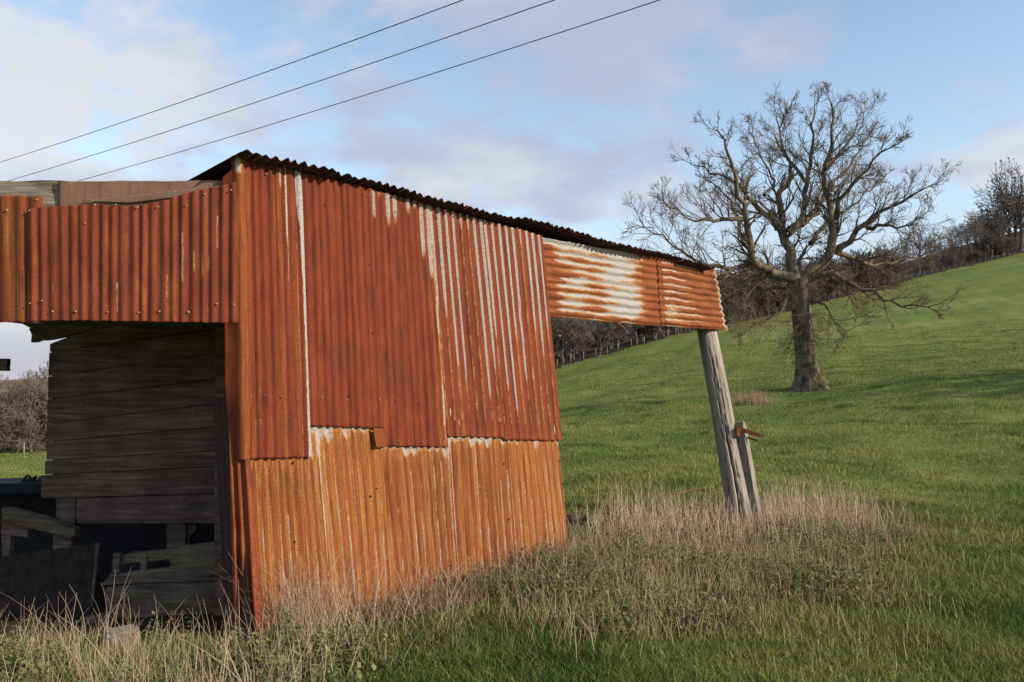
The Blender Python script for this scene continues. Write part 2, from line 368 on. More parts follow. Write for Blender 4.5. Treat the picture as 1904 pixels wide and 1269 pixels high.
def inpoly(x, y, poly):
    x = np.asarray(x); ins = np.zeros(len(x), bool); n = len(poly)
    for i in range(n):
        (x1, y1), (x2, y2) = poly[i], poly[(i + 1) % n]
        c = ((y1 > y) != (y2 > y)) & (x < (x2 - x1) * (y - y1) / (y2 - y1 + 1e-12) + x1); ins ^= c
    return ins
_inpoly = inpoly
def inpoly(x, y, poly, soft=0.0):
    if not soft: return _inpoly(x, y, poly)
    n = len(x); x = np.asarray(x); y = np.asarray(y)
    return _inpoly(x + soft * (.6 * np.sin(y * 3.1 + 1.5 * np.sin(x * 2.3)) + rng.normal(0, .6, n)), y + soft * (.7 * np.sin(x * 2.7 + 1.2 * np.sin(y * 3.7)) + rng.normal(0, .7, n)), poly)
def gpx(px, py, z=0.06):
    q = pdir(px, py); t = (z - CAMH) / q[2]; return (q[0] * t, q[1] * t)
ZC = [gpx(*p) for p in ((985, 1165), (1120, 1190), (1270, 1200), (1450, 1160), (1600, 1080), (1700, 1020), (1700, 978), (1600, 950), (1400, 950), (1100, 975), (1060, 1035))]
ZL = [gpx(*p) for p in ((-150, 1300), (-150, 1180), (420, 1195), (640, 1185), (800, 1150), (985, 1110), (985, 1170), (800, 1225), (620, 1300))]
# footprint of the barn, used for bare soil and for keeping grass out
def wall_xy(t, n=0.0): return (C0[0] + D[0] * t + N[0] * n, C0[1] + D[1] * t + N[1] * n)
BARN = [wall_xy(-.1, -.02), wall_xy(3.6, -.02), wall_xy(3.6, -4), (-8, 11), (-8, 6.15), (-2.2, 6.15)]
az = np.unique(np.concatenate((np.linspace(-180, -36, 30), np.linspace(-36, 36, 330), np.linspace(36, 180, 30))))
rr = np.concatenate(([0.02], np.geomspace(0.8, 4000, 300)))
AZ, RR = np.meshgrid(az, rr, indexing='ij'); gx = RR * np.sin(np.radians(AZ)); gy = RR * np.cos(np.radians(AZ))
gz_ = ground(gx.ravel(), gy.ravel())
na, nr = AZ.shape; ii = np.arange(na - 1)[:, None] * nr + np.arange(nr - 1)[None]
quads = np.stack((ii, ii + 1, ii + nr + 1, ii + nr), -1).reshape(-1, 4)
soil = inpoly(gx.ravel(), gy.ravel(), BARN).astype(float)
soil = np.maximum(soil, 0.62 * inpoly(gx.ravel(), gy.ravel(), ZC)); soil = np.maximum(soil, 0.6 * inpoly(gx.ravel(), gy.ravel(), ZL))
# upper field boundary (fence) as a polyline in plan
FENCE = [tuple(P(px, py, d)[:2]) for px, py, d in ((700, 745, 75), (1035, 682, 100), (1150, 650, 115), (1270, 619, 130), (1400, 592, 148), (1500, 570, 165), (1600, 543, 182), (1700, 517, 200), (1800, 492, 220), (1904, 470, 240), (2100, 430, 280))]
def fence_d(a):
    """distance of the fence line from the photographer for azimuth a (radians)"""
    fa = [math.atan2(q[0], q[1]) for q in FENCE]; fr = [math.hypot(*q) for q in FENCE]
    return np.interp(a, fa, fr)
a_r = np.radians(AZ.ravel()); wood = ((RR.ravel() > fence_d(a_r)) & (a_r > -.2) & (a_r < .8)).astype(float)
hill = ((RR.ravel() > 160) & (a_r < -.2)).astype(float)
gme = npmesh('ground', np.stack((gx.ravel(), gy.ravel(), gz_), -1), quads[:, ::-1], M['ground'], True, None, {'soil': soil, 'wood': wood, 'hill': hill})
tag(link('ground', gme), kind='structure')

# ------------------------------------------------------------------ barn
barn = thing('barn', 'derelict barn of rusty corrugated iron leaning in the pasture', 'barn', (C0[0], C0[1], 0))
OB = np.array(barn.location)
def wtz(px, py, off=0.0, o=None, nrm=N):
    """pixel -> point on a vertical plane (through o with normal nrm, moved off metres outward)"""
    o = C0 if o is None else o; q = pdir(px, py); e = np.array((0, 0, CAMH))
    t = np.dot(o + nrm * off - e, nrm) / np.dot(q, nrm); return e + q * t
def noise1(n, step, amp, seed):
    r_ = np.random.default_rng(seed); k = max(2, int(n / step) + 2)
    return np.interp(np.linspace(0, k - 1, n), np.arange(k), r_.uniform(-amp, amp, k))
def sheet(name, corners, nrm, ribs, material, pat, seed, horiz=False, top=None, bot=None, jag=0.004, amp=0.0085, rows=90, parent=None, spr=15, warp=0.006, nails=(), label=None, side=None):
    """one corrugated sheet. corners TL TR BR BL (3-D). ribs run down the sheet (or along it if horiz)."""
    TL, TR, BR, BL = [np.asarray(c, float) for c in corners]
    nc = int(ribs * spr) + 1 if not horiz else rows
    nr_ = rows if not horiz else int(ribs * spr) + 1
    a = np.linspace(0, 1, nc)[:, None, None]; b = np.linspace(0, 1, nr_)[None, :, None]
    tj = noise1(nc, 4, jag, seed) ; bj = noise1(nc, 4, jag, seed + 1)
    Wd = np.linalg.norm(TR - TL); Ht = np.linalg.norm(BL - TL)
    up = (TL - BL) / Ht
    topo = tj if top is None else np.interp(np.linspace(0, 1, nc), *zip(*top)) + tj
    boto = bj if bot is None else np.interp(np.linspace(0, 1, nc), *zip(*bot)) + bj
    T_ = TL + (TR - TL) * a[:, 0] + up * topo[:, None]; B_ = BL + (BR - BL) * a[:, 0] + up * boto[:, None]
    Pt = T_[:, None] * (1 - b) + B_[:, None] * b
    if side is not None:                                      # ragged right-hand edge
        sj = np.interp(np.linspace(0, 1, nr_), *zip(*side)) + noise1(nr_, 3, jag, seed + 5)
        Pt = Pt + (TR - TL) / Wd * (sj[None, :, None] * np.clip((a - .9) / .1, 0, 1))
    ribp = (a[..., 0] * ribs if not horiz else b[..., 0] * ribs) + np.zeros((nc, nr_))
    aa = a[..., 0] + np.zeros((nc, nr_)); bb = b[..., 0] + np.zeros((nc, nr_))
    rj = np.random.default_rng(seed + 77); kn = np.arange(0, int(ribs) + 3); am_ = np.interp(ribp, kn, rj.uniform(.72, 1.15, len(kn)))
    ribw = ribp + .09 * np.sin(ribp * 1.9 + rj.uniform(0, 6)) * np.sin(np.pi * np.clip(ribp / ribs, 0, 1))
    wv = amp * am_ * np.cos(2 * np.pi * (ribw + (0 if horiz else .5)))
    for _ in range(int(rj.integers(2, 6))):
        da, db, dr = rj.uniform(.05, .95), rj.uniform(.05, .95), rj.uniform(.03, .10)
        wv = wv - rj.uniform(.3, 1.0) * amp * np.exp(-(((aa_ := (a[..., 0] + np.zeros((nc, nr_)))) - da) * Wd / dr) ** 2 - (((b[..., 0] + np.zeros((nc, nr_))) - db) * Ht / dr) ** 2)
    r_ = np.random.default_rng(seed + 9); p1, p2, p3 = r_.uniform(0, 6, 3)
    wp = Pt @ np.array((1.7, 1.1, 0)); wz_ = Pt[..., 2]
    wv = wv + warp * (np.sin(wp * 1.4 + .6) * np.sin(wz_ * 2.1 + 1) + .4 * np.sin(wp * 3.9 + wz_ * 3)) + .0012 * np.sin(aa * 3 + p1) * np.sin(bb * 5 + p2)
    Pt = Pt + np.asarray(nrm) * wv[..., None]
    u = (aa * Wd if not horiz else bb * Ht) + seed * 1.37; v = (bb * Ht if not horiz else aa * Wd) + seed * 2.11
    pv = pat(aa, bb, ribp, r_, Wd, Ht) if pat else np.zeros((nc, nr_, 3))
    i = np.arange(nc - 1)[:, None] * nr_ + np.arange(nr_ - 1)[None]
    q = np.stack((i, i + nr_, i + nr_ + 1, i + 1), -1).reshape(-1, 4)
    par = barn if parent is None else parent
    me = npmesh(name, Pt.reshape(-1, 3) - OB, q, material, True, np.stack((u.ravel(), v.ravel()), -1), {'pat': pv.reshape(-1, 3)})
    o = link(name, me, par)
    md = o.modifiers.new('thickness', 'SOLIDIFY'); md.thickness = 0.0025; md.offset = -1
    if label: o['label'] = label
    return o
NAILS = []
nail_me = None
def nails(o, pts, nrm, off=0.012):
    global nail_me
    if nail_me is None:
        bm = bmesh.new(); bmesh.ops.create_cone(bm, cap_ends=True, segments=10, radius1=0.013, radius2=0.008, depth=0.008)
        bmesh.ops.create_uvsphere(bm, u_segments=8, v_segments=5, radius=0.007); nail_me = bm_mesh('nail', bm, M['nail'], True)
    rot = Vector(nrm).to_track_quat('Z', 'Y').to_euler()
    for p in pts:
        n = link('nail', nail_me, o, np.asarray(p) + np.asarray(nrm) * off - OB); n.rotation_euler = rot
        s = random.uniform(.42, .66); n.scale = (s, s, 1)

# ---- paint / rust patterns (r pale paint, g orange, b stain, painted shade)
def zeros(aa): return np.zeros(aa.shape + (3,))
def ribstripe(ribp, centre, width):
    ph = np.abs((ribp - centre + .5) % 1 - .5); return np.clip(1 - (ph / width) ** 2, 0, 1)
def ribhash(ribp, r_, shift=0.0, n=80):
    h = r_.uniform(0, 1, n); return h[np.floor(ribp + shift).astype(int) % n]
def p_red(orange=.12, stripes=.25):
    def f(aa, bb, ribp, r_, W, H):
        o = zeros(aa); o[..., 1] = orange + stripes * (ribhash(ribp, r_, .25) > .72) * ribstripe(ribp, .25, .3) - .15 * ribhash(ribp, r_)
        o[..., 1] += .35 * np.clip((bb - .9) * 10, 0, 1) * ribhash(ribp, r_)
        for _ in range(6):
            a0, b0, ln = r_.uniform(.05, .95), r_.choice((.87, .87, .05, r_.uniform(.1, .8))), r_.uniform(.06, .22); o[..., 1] += .6 * np.exp(-((aa - a0) / .02) ** 2) * (bb > b0) * np.clip(1 - (bb - b0) / ln, 0, 1)
        for _ in range(5):
            a0, b0 = r_.uniform(0, 1), r_.uniform(0, 1); o[..., 2] += .22 * np.exp(-((aa - a0) / .12) ** 2 - ((bb - b0) / .18) ** 2)
        return o
    return f
def p_corner(aa, bb, ribp, r_, W, H):
    o = p_red(.22, .5)(aa, bb, ribp, r_, W, H)
    wl = np.interp(bb[0], [0, .12, .2, .45, .7, .9, .95, 1], [.13, .12, .085, .066, .055, .065, .06, .075]) + noise1(bb.shape[1], 3, .006, 3)
    o[..., 0] = np.maximum(o[..., 0], 1.3 * np.clip((aa - (1 - wl[None])) / .02, 0, 1))
    s = np.exp(-((aa - .70) / .022) ** 2) * np.clip((.30 - bb) * 12, 0, 1) * .95; o[..., 0] = np.maximum(o[..., 0], s)
    s = np.exp(-((aa - .71) / .014) ** 2) * np.clip((.5 - bb) * 8, 0, 1) * .6; o[..., 0] = np.maximum(o[..., 0], s)
    s = np.exp(-((aa - .62) / .02) ** 2) * np.clip((.10 - bb) * 20, 0, 1) * .9; o[..., 0] = np.maximum(o[..., 0], s)
    s = np.exp(-((aa - .86) / .016) ** 2) * .46 * (bb > .25); o[..., 0] = np.maximum(o[..., 0], s)
    o[..., 1] += .55 * np.exp(-((aa - .04) / .07) ** 2) + .55 * np.exp(-((aa - .60) / .05) ** 2) + .5 * np.exp(-((aa - .8) / .04) ** 2)
    return o
def p_three(aa, bb, ribp, r_, W, H):
    o = p_red(.08, .25)(aa, bb, ribp, r_, W, H)
    L = .03 + .14 * ribhash(ribp, r_, .25); L = L * (1 + (aa > .75))
    o[..., 0] = ribstripe(ribp, .25, .28) * np.clip((L - bb) * 14, 0, 1)
    s = np.exp(-((aa - .955) / .025) ** 2) * (.50 + .28 * (np.sin(bb * 17) > .2)); o[..., 0] = np.maximum(o[..., 0], s * .95)
    o[..., 1] += .7 * np.exp(-((aa - .90) / .05) ** 2)
    return o
def p_white_ribs(dens, wid):
    def f(aa, bb, ribp, r_, W, H):
        o = p_red(.16, .5)(aa, bb, ribp, r_, W, H)
        h = ribhash(ribp, r_, .2); L = np.where(h > 1 - dens, .50 + .45 * ribhash(ribp, r_, .2), .12 + .2 * h)
        w_ = wid * (1.1 - .45 * np.clip(bb / L, 0, 1)) * (.75 + .4 * h)
        o[..., 0] = 1.5 * ribstripe(ribp, .30, w_) * np.clip((L - bb) * 7, 0, 1)
        o[..., 0] = np.maximum(o[..., 0], .43 * ribstripe(ribp, .3, .14) * (bb < .93))
        o[..., 1] += .5 * ribstripe(ribp, .42, .22)
        return o
    return f
def p_lower(orange, top_c, streak, botw, lap=0.0, b0=0.0):
    def f(aa, bb, ribp, r_, W, H):
        o = zeros(aa); o[..., 1] = orange - .05 + .75 * ribstripe(ribp, .2, .32) * (.35 + .65 * ribhash(ribp, r_, .35)) - .8 * ribstripe(ribp, .68, .3) * (.3 + .7 * ribhash(ribp, r_, .1))
        L = b0 + top_c * (.25 + .9 * ribhash(ribp, r_, .5) ** 2) * (.55 + .6 * ribstripe(ribp, .0, .5))
        o[..., 0] = np.clip((L - bb) * 22, 0, .66); o[..., 1] += .5 * np.exp(-((bb - b0) / .05) ** 2)
        bb = np.clip((bb - b0) / (1 - b0), 0, 1)
        h = ribhash(ribp, r_, .3)
        s0 = ribhash(ribp, r_, .3) * .5
        o[..., 0] = np.maximum(o[..., 0], ribstripe(ribp, .32, .12) * np.where(h > 1 - streak, .60, .43) * (bb > s0))
        h2 = ribhash(ribp, r_, .3); L2 = .42 + .3 * h2
        o[..., 0] = np.maximum(o[..., 0], ribstripe(ribp, .30, .10) * np.clip((bb - L2) * 6, 0, .66) * (h2 < botw))
        if lap: o[..., 0] = np.maximum(o[..., 0], np.exp(-((aa - (1 - lap)) / .02) ** 2) * np.clip(.9 - .25 * np.sin(bb * 11), 0, .9))
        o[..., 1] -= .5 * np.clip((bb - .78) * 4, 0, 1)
        o[..., 2] = .42 * np.clip((bb - .93) * 9, 0, 1)  # dark band along the foot: shadow of the weeds painted into the sheet
        return o
    return f
def p_wing1(aa, bb, ribp, r_, W, H):
    o = zeros(aa); o[..., 1] = .25
    ph = .5 + .5 * np.cos(2 * np.pi * (ribp - .05))             # 1 on crests
    band = np.clip((aa - .05) / .09, 0, 1) * np.clip((.93 - aa) / .24, 0, 1)
    e = np.interp(bb, [0, .05, .25, .6, .85, 1], [1.0, .95, .70, .62, .55, .1])
    wave = .12 * np.sin(aa * 9 + ribhash(ribp, r_, .5) * 9) + .10 * np.sin(aa * 23 + ribhash(ribp, r_, .5) * 20)
    mid = np.exp(-((aa - .66) / .15) ** 2) * .42
    o[..., 0] = np.clip(band * (e + .17 - .50 * ph + wave * 1.2 + mid + .22 * np.sin(aa * 5.3 + bb * 9) * np.sin(bb * 14 + aa * 7 + 1)), 0, 1)
    o[..., 0] = np.maximum(o[..., 0], .9 * (bb < .07) * (aa < .75) * (aa > .0))
    o[..., 2] = np.clip(.52 * np.clip((ph - .1) * 2, 0, 1) * np.clip(1 - (ph - .25) * 3, 0, 1) * (aa > .12) * (aa < .62), 0, 1)
    return o
def p_wing2(aa, bb, ribp, r_, W, H):
    o = zeros(aa); o[..., 1] = .30
    ph = .5 + .5 * np.cos(2 * np.pi * (ribp - .05)); h = ribhash(ribp, r_, .5)
    L = .25 + .65 * h
    o[..., 0] = np.clip((.72 - .9 * ph), 0, 1) * np.clip((L - aa) * 5, 0, 1) * (aa > .08) * .95
    o[..., 0] = np.maximum(o[..., 0], .62 * np.exp(-((aa - .17) / .14) ** 2 - ((bb - .78) / .16) ** 2))
    o[..., 0] = np.maximum(o[..., 0], np.clip((aa - .955) * 40, 0, .6))
    return o
def p_fascia(aa, bb, ribp, r_, W, H):
    o = p_red(-.02, .2)(aa, bb, ribp, r_, W, H)
    for a0, b0, b1, s in ((.735, .30, .68, .60), (.79, .45, .62, .42), (.66, .62, .80, .50), (.425, .66, .92, .55), (.86, .50, .62, .44), (.90, .22, .45, .50), (.83, .48, .66, .42), (.12, .4, .85, .30)):
        m_ = np.exp(-((aa - a0) / .007) ** 2) * (bb > b0) * (bb < b1); o[..., 0] = np.maximum(o[..., 0], m_ * s)
        o[..., 1] += .5 * np.exp(-((aa - a0) / .02) ** 2) * np.exp(-((bb - (b0 + b1) / 2) / .2) ** 2)
    for a0, b0 in ((.38, .3), (.36, .7), (.05, .45), (.55, .8), (.7, .75)):
        o[..., 1] += .75 * np.exp(-((aa - a0) / .03) ** 2 - ((bb - b0) / .16) ** 2)
    return o
def p_left(aa, bb, ribp, r_, W, H):
    o = zeros(aa); o[..., 1] = .42 + .25 * np.sin(aa * 40) * np.sin(bb * 5)
    o[..., 0] = .8 * np.exp(-((aa - .965) / .018) ** 2) * np.clip((bb - .72) * 8, 0, 1)
    return o
def p_plain(v):
    def f(aa, bb, ribp, r_, W, H):
        o = zeros(aa); o[..., 1] = v; return o
    return f

def wq(pts, off=0.0): return [wtz(px, py, off) for px, py in pts]
# upper row of the long wall
s1 = sheet('wall_sheet', wq(((452, 291), (561, 320), (580, 851), (460, 853)), .008), N, 8, M['rust_red'], p_corner, 11, rows=150, warp=.004)
s2 = sheet('wall_sheet', wq(((560, 321), (693, 352), (716, 797), (576, 793)), .002), N, 10, M['rust_red'], p_red(-.02, .12), 12, rows=110)
s3 = sheet('wall_sheet', wq(((688, 353), (804, 380), (833, 832), (709, 830)), .004), N, 9, M['rust_red'], p_three, 13, rows=130)
s4 = sheet('wall_sheet', wq(((796, 381), (902, 409), (941, 815), (827, 812)), .002), N, 8, M['rust_red'], p_white_ribs(.88, .155), 14, rows=130)
s5 = sheet('wall_sheet', wq(((897, 408), (1008, 439), (1047, 820), (937, 818)), .005), N, 9, M['rust_red'], p_white_ribs(.9, .14), 15, rows=130)
for s_, l in ((s1, 'rusty sheet with a white strip down its right edge'), (s2, 'plain dark red rusty sheet'), (s4, 'rusty sheet striped with white paint along its ribs')): s_['label'] = l
# folded tab between two sheets
bm = bmesh.new(); f0 = wq(((695, 796), (712, 797), (719, 830), (700, 831)), .032)
add_prism(bm, [p - OB for p in f0], -N * .004, .003, 4); link('bent_tab', bm_mesh('bent_tab', bm, M['rust_orange']), barn)
# lower row (tucked up behind the upper row)
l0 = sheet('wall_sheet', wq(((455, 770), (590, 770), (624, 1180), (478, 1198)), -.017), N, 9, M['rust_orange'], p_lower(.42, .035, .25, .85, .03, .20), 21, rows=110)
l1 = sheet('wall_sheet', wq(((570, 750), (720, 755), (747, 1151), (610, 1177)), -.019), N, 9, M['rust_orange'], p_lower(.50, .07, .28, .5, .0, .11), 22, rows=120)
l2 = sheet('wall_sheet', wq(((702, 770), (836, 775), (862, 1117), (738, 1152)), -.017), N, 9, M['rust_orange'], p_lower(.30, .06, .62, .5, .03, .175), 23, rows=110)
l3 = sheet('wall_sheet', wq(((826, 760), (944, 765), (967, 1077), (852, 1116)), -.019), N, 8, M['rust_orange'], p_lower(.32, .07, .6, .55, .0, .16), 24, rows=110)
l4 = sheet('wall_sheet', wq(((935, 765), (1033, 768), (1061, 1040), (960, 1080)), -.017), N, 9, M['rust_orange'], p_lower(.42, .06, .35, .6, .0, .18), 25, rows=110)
# right-hand wing: horizontal corrugations
w1 = sheet('fascia_sheet', wq(((1004, 442), (1224, 480), (1232, 607), (1016, 588)), -.012), N, 9.5, M['rust_orange'], p_wing1, 31, horiz=True, rows=150, amp=.010, label='horizontal sheet with large patches of white paint')
w2 = sheet('fascia_sheet', wq(((1220, 479), (1331, 501), (1349, 614), (1229, 606)), -.004), N, 9.5, M['rust_orange'], p_wing2, 32, horiz=True, rows=110, amp=.010, jag=.008,
           side=((0, 0), (.2, .0), (.4, .03), (.55, .0), (.75, .03), (.9, .02), (1, .07)), label='horizontal rusty sheet with a ragged right end')
# corner flashing: folds round from the long wall towards the opening
prof = [(D * .06, N * .012), (D * .03, N * .022), (D * .005, N * .026), (D * -.015, N * .012), (np.array((-.035, -.004, 0)), N * 0), (np.array((-.06, .0, 0)), N * 0), (np.array((-.085, .004, 0)), N * 0), (np.array((-.112, .0, 0)), N * 0)]
rows_ = np.linspace(0, 1, 60); VV = []
for i, b in enumerate(rows_):
    py = 290 + (856 - 290) * b; base = wtz(441 + 10 * b, py, 0)
    for a, n_ in prof:
        k = a + n_; s_ = 1.0 if a[1] >= -.02 else 1
        if a[0] < -.03 and b < .06: k = np.array((-.03, 0, 0)) + (k - np.array((-.03, 0, 0))) * .15
        if b > .75 and a[0] < -.03: k = k + np.array((0.0, .10, 0)) * (b - .75) * (-a[0] - .03) * 30
        VV.append(base + k + np.array((.002 * math.sin(b * 23), 0, 0)))
VV = np.array(VV); m_ = len(prof); ii = np.arange(59)[:, None] * m_ + np.arange(m_ - 1)[None]
qf = np.stack((ii, ii + m_, ii + m_ + 1, ii + 1), -1).reshape(-1, 4)
uu = np.tile(np.linspace(0, .2, m_), 60); vv = np.repeat(rows_ * 3, m_)
pt = np.zeros((60, m_, 3)); pt[:, :4, 1] = .75; pt[:, 4:, 1] = .1; pt[:4, 2:4, 0] = .75
cf = link('corner_sheet', npmesh('corner_sheet', VV - OB, qf[:, ::-1], M['rust_red'], True, np.stack((uu, vv), -1), {'pat': pt.reshape(-1, 3)}), barn)
md = cf.modifiers.new('thickness', 'SOLIDIFY'); md.thickness = .003; md.offset = -1
md = cf.modifiers.new('smooth', 'SUBSURF'); md.levels = md.render_levels = 1

# left-hand fascia over the opening: faces the photographer
NF = np.array((0.03, -1, 0)); NF = NF / np.linalg.norm(NF); OF = wtz(443, 600) + NF * .03
def fq(pts, off=0.0, o=OF): return [wtz(px, py, off, o, NF) for px, py in pts]
mpp = OF[1] / F
topf = [(0, 0), (.33, .018 * 1), (.36, .012), (.40, .0), (.54, .002), (.57, .012), (.65, .034), (.75, .080), (1, .15)]
f1 = sheet('fascia_sheet', fq(((51, 388), (443, 378), (443, 600), (51, 598)), .008), NF, 21, M['rust_brown'], p_fascia, 41, top=topf, bot=((0, 0), (.2, .008), (.5, .004), (1, -.004)), rows=110, amp=.005, label='dark red fascia sheet over the dark opening')
f0 = sheet('fascia_sheet', fq(((-330, 362), (80, 365), (80, 600), (-330, 596)), -.010), NF, 14, M['rust_orange'], p_left, 42, rows=60, amp=.007, bot=((0, 0), (.8, .0), (.93, .0), (1, -.01)), label='orange fascia sheet at the left end')
nails(f1, fq(((57, 393), (160, 417), (178, 382), (217, 382), (257, 387), (296, 386), (349, 383), (382, 363), (328, 358), (431, 355), (58, 565), (80, 560), (100, 580), (143, 580), (203, 581), (260, 582), (298, 580), (352, 581), (405, 566), (436, 567))), NF, .019)
nails(f0, fq(((15, 392), (70, 372))), NF, .014)
nails(s1, wq(((493, 325), (525, 330), (464, 738), (491, 736), (521, 738))), N, .017)
nails(s2, wq(((595, 345), (648, 357), (682, 365), (597, 739), (645, 744), (704, 744))), N, .011)
nails(s3, wq(((735, 743), (772, 746), (724, 372))), N, .013)
nails(s4, wq(((880, 752), (851, 416))), N, .011)
nails(s5, wq(((1020, 748), (960, 425), (1003, 455))), N, .014)
nails(l0, wq(((497, 920), (558, 915), (590, 1087))), N, -.009); nails(l1, wq(((633, 914), (665, 920), (704, 908), (673, 1081))), N, -.009)
nails(l2, wq(((785, 905), (834, 906))), N, -.009); nails(l3, wq(((893, 905), (938, 940))), N, -.009)
nails(w1, wq(((1100, 575), (1200, 470))), N, .0); nails(w2, wq(((1240, 497), (1335, 590), (1300, 560))), N, .008)
# small rust holes, dark pits in the sheets
bm = bmesh.new(); bmesh.ops.create_cone(bm, cap_ends=True, segments=8, radius1=.008, radius2=.008, depth=.006); hole_me = bm_mesh('rust_hole', bm, M['hole'])
for sh, px, py in ((l0, 545, 861), (l0, 548, 1008), (l1, 690, 923), (s2, 603, 382), (s2, 688, 492), (s3, 735, 394), (s4, 811, 405), (s3, 694, 620), (s2, 650, 735), (l3, 937, 863), (l4, 947, 966), (l4, 1040, 858), (l4, 1045, 900)):
    n = link('rust_hole', hole_me, sh, wtz(px, py, .011 if py < 800 else -.008) - OB); n.rotation_euler = Vector(N).to_track_quat('Z', 'Y').to_euler(); k = random.uniform(.7, 1.2); n.scale = (k, k, 1)

# roof: front (high) edge above the long wall, falls away behind it
rl0, rl1 = wtz(446, 279, .13), wtz(1327, 497, .13); slope = -.115
back = -N * 6.5 + np.array((0, 0, slope * 6.5))
nrib = round(np.linalg.norm(rl1 - rl0) / .076)
upv = np.cross(rl1 - rl0, back); upv = upv / np.linalg.norm(upv); upv = upv if upv[2] > 0 else -upv
rm = .62
ra = rl0 + (rl1 - rl0) * .5
for k in range(9):                                            # the roof is nine lapped sheets, one part each
    k0, k1 = k / 9, (k + 1) / 9 + (.009 if k < 8 else 0); j0 = random.uniform(-.025, .025)
    a0 = rl0 + (rl1 - rl0) * k0 - N * j0; a1 = rl0 + (rl1 - rl0) * k1 - N * j0
    lift = upv * (.004 * (k % 2) + random.uniform(-.012, .012))
    sheet('roof_sheet', (a0 + back + lift, a1 + back + lift, a1 + lift, a0 + lift), upv, round(nrib / 9 * (k1 - k0) * 9), M['roof'], p_plain(random.uniform(-.1, .3)), 50 + k, rows=26, amp=.0125, jag=.018, warp=.010, spr=10)
# unseen lean-to roof added behind the fascia to keep the bay dark
la, lb = fq(((-330, 352), (446, 345)), -.10); dv = np.array((0, 3.6, -.55))
sheet('roof_sheet', (la + dv, lb + dv, lb, la), np.array((0, .15, 1.)), 40, M['roof'], p_plain(0), 71, rows=20, amp=.01, label='unseen low roof sheet added behind the left fascia to darken the bay')
# weathered beam above the fascia: timber on the left, brown flashing on the right
bm = bmesh.new()
add_prism(bm, [p - OB for p in fq(((-330, 336), (120, 336), (122, 366), (132, 379), (112, 388), (-330, 392)), -.055)], -NF * .09, .006, 10)
link('beam', bm_mesh('beam', bm, M['beam']), barn)
fl = sheet('flashing', fq(((108, 337), (424, 336), (424, 376), (108, 388)), -.045), NF, 1, M['rust_dark'], p_plain(.9), 72, rows=30, amp=.006, warp=.008, spr=40, label='dull brown flashing strip')
fl.data.materials[0] = make_rust('flashing_rust', (0.19, 0.105, 0.075), (0.28, 0.165, 0.12), (0.37, 0.23, 0.17), (0.34, 0.20, 0.14))
fold = sheet('flashing', fq(((150, 374), (428, 343), (428, 356), (240, 377)), -.025), NF, 1, fl.data.materials[0], p_plain(.3), 73, rows=12, amp=.003, warp=.004, spr=40, label='folded lower lip of the brown flashing')
# roof return: the dark end of the main roof seen above the flashing
bm = bmesh.new(); e0 = wtz(446, 296, -.12); add_prism(bm, [p - OB for p in (e0, e0 + back * .5, e0 + back * .5 - np.array((0, 0, .3)), e0 - np.array((0, 0, .3)))], D * .03)
link('gable_board', bm_mesh('gable_board', bm, M['darkwood']), barn)
# jagged boards under the fascia
bm = bmesh.new()
def b3(pts, d, th): add_prism(bm, [P(px, py, d) - OB for px, py in pts], (0, th, 0), .003, 4)
b3(((20, 588), (230, 588), (232, 602), (165, 614), (100, 628), (58, 622), (56, 610), (40, 602)), 6.45, .04)
b3(((58, 618), (95, 612), (160, 602), (200, 598), (190, 606), (140, 622), (95, 632), (58, 637)), 6.6, .04)
b3(((0, 585), (440, 585), (440, 602), (240, 602), (120, 602), (60, 602), (0, 598)), 6.25, .06)
link('rafter', bm_mesh('rafter', bm, M['plank_mossy']), barn)
# plank wall inside
bm = bmesh.new()
yl = [560, 655, 700, 742, 789, 822, 856, 883, 927, 974]; yr = [548, 606, 652, 700, 746, 790, 836, 866, 917, 973]
for k in range(9):
    xl = (93, 91, 90, 88, 87, 86, 84, 74, 79)[k] if k < 8 else 143; d_ = 7.2 + .012 * (k % 2) + random.uniform(-.004, .004)
    if k == 7: xl = 77
    xr = 440; g_ = 1.6
    top = [(xl, yl[k] + g_)]; n_ = 9
    outl = [(xl + random.uniform(-.6, .6), yl[k] + random.uniform(.4, 1.6) if k else 560)]
    if k == 0: outl = [(93, 640), (165, 612), (235, 596), (440, 545)]
    else: outl += [(xl + (xr - xl) * q / n_, yl[k] + (yr[k] - yl[k]) * q / n_ + random.uniform(.5, 1.4)) for q in range(1, n_ + 1)]
    outl += [(xl + (xr - xl) * q / n_, yl[k + 1] + (yr[k + 1] - yl[k + 1]) * q / n_ - random.uniform(.3, .9)) for q in range(n_, 0, -1)]
    outl += [(xl + random.uniform(-1, 1), yl[k + 1] - .5)]
    add_prism(bm, [P(px, py, d_) - OB for px, py in outl], (0, .011, 0))
b3(((96, 650), (170, 618), (438, 560), (438, 974), (150, 974), (98, 924)), 7.27, .02)
b3(((105, 925), (140, 925), (140, 1060), (105, 1060)), 7.26, .09)     # studs behind
b3(((310, 960), (345, 960), (345, 1080), (310, 1080)), 7.26, .09); b3(((348, 960), (364, 968), (366, 985), (352, 1000), (352, 1080), (338, 1080)), 7.3, .05)
link('plank_wall', bm_mesh('plank_wall', bm, M['plank']), barn)
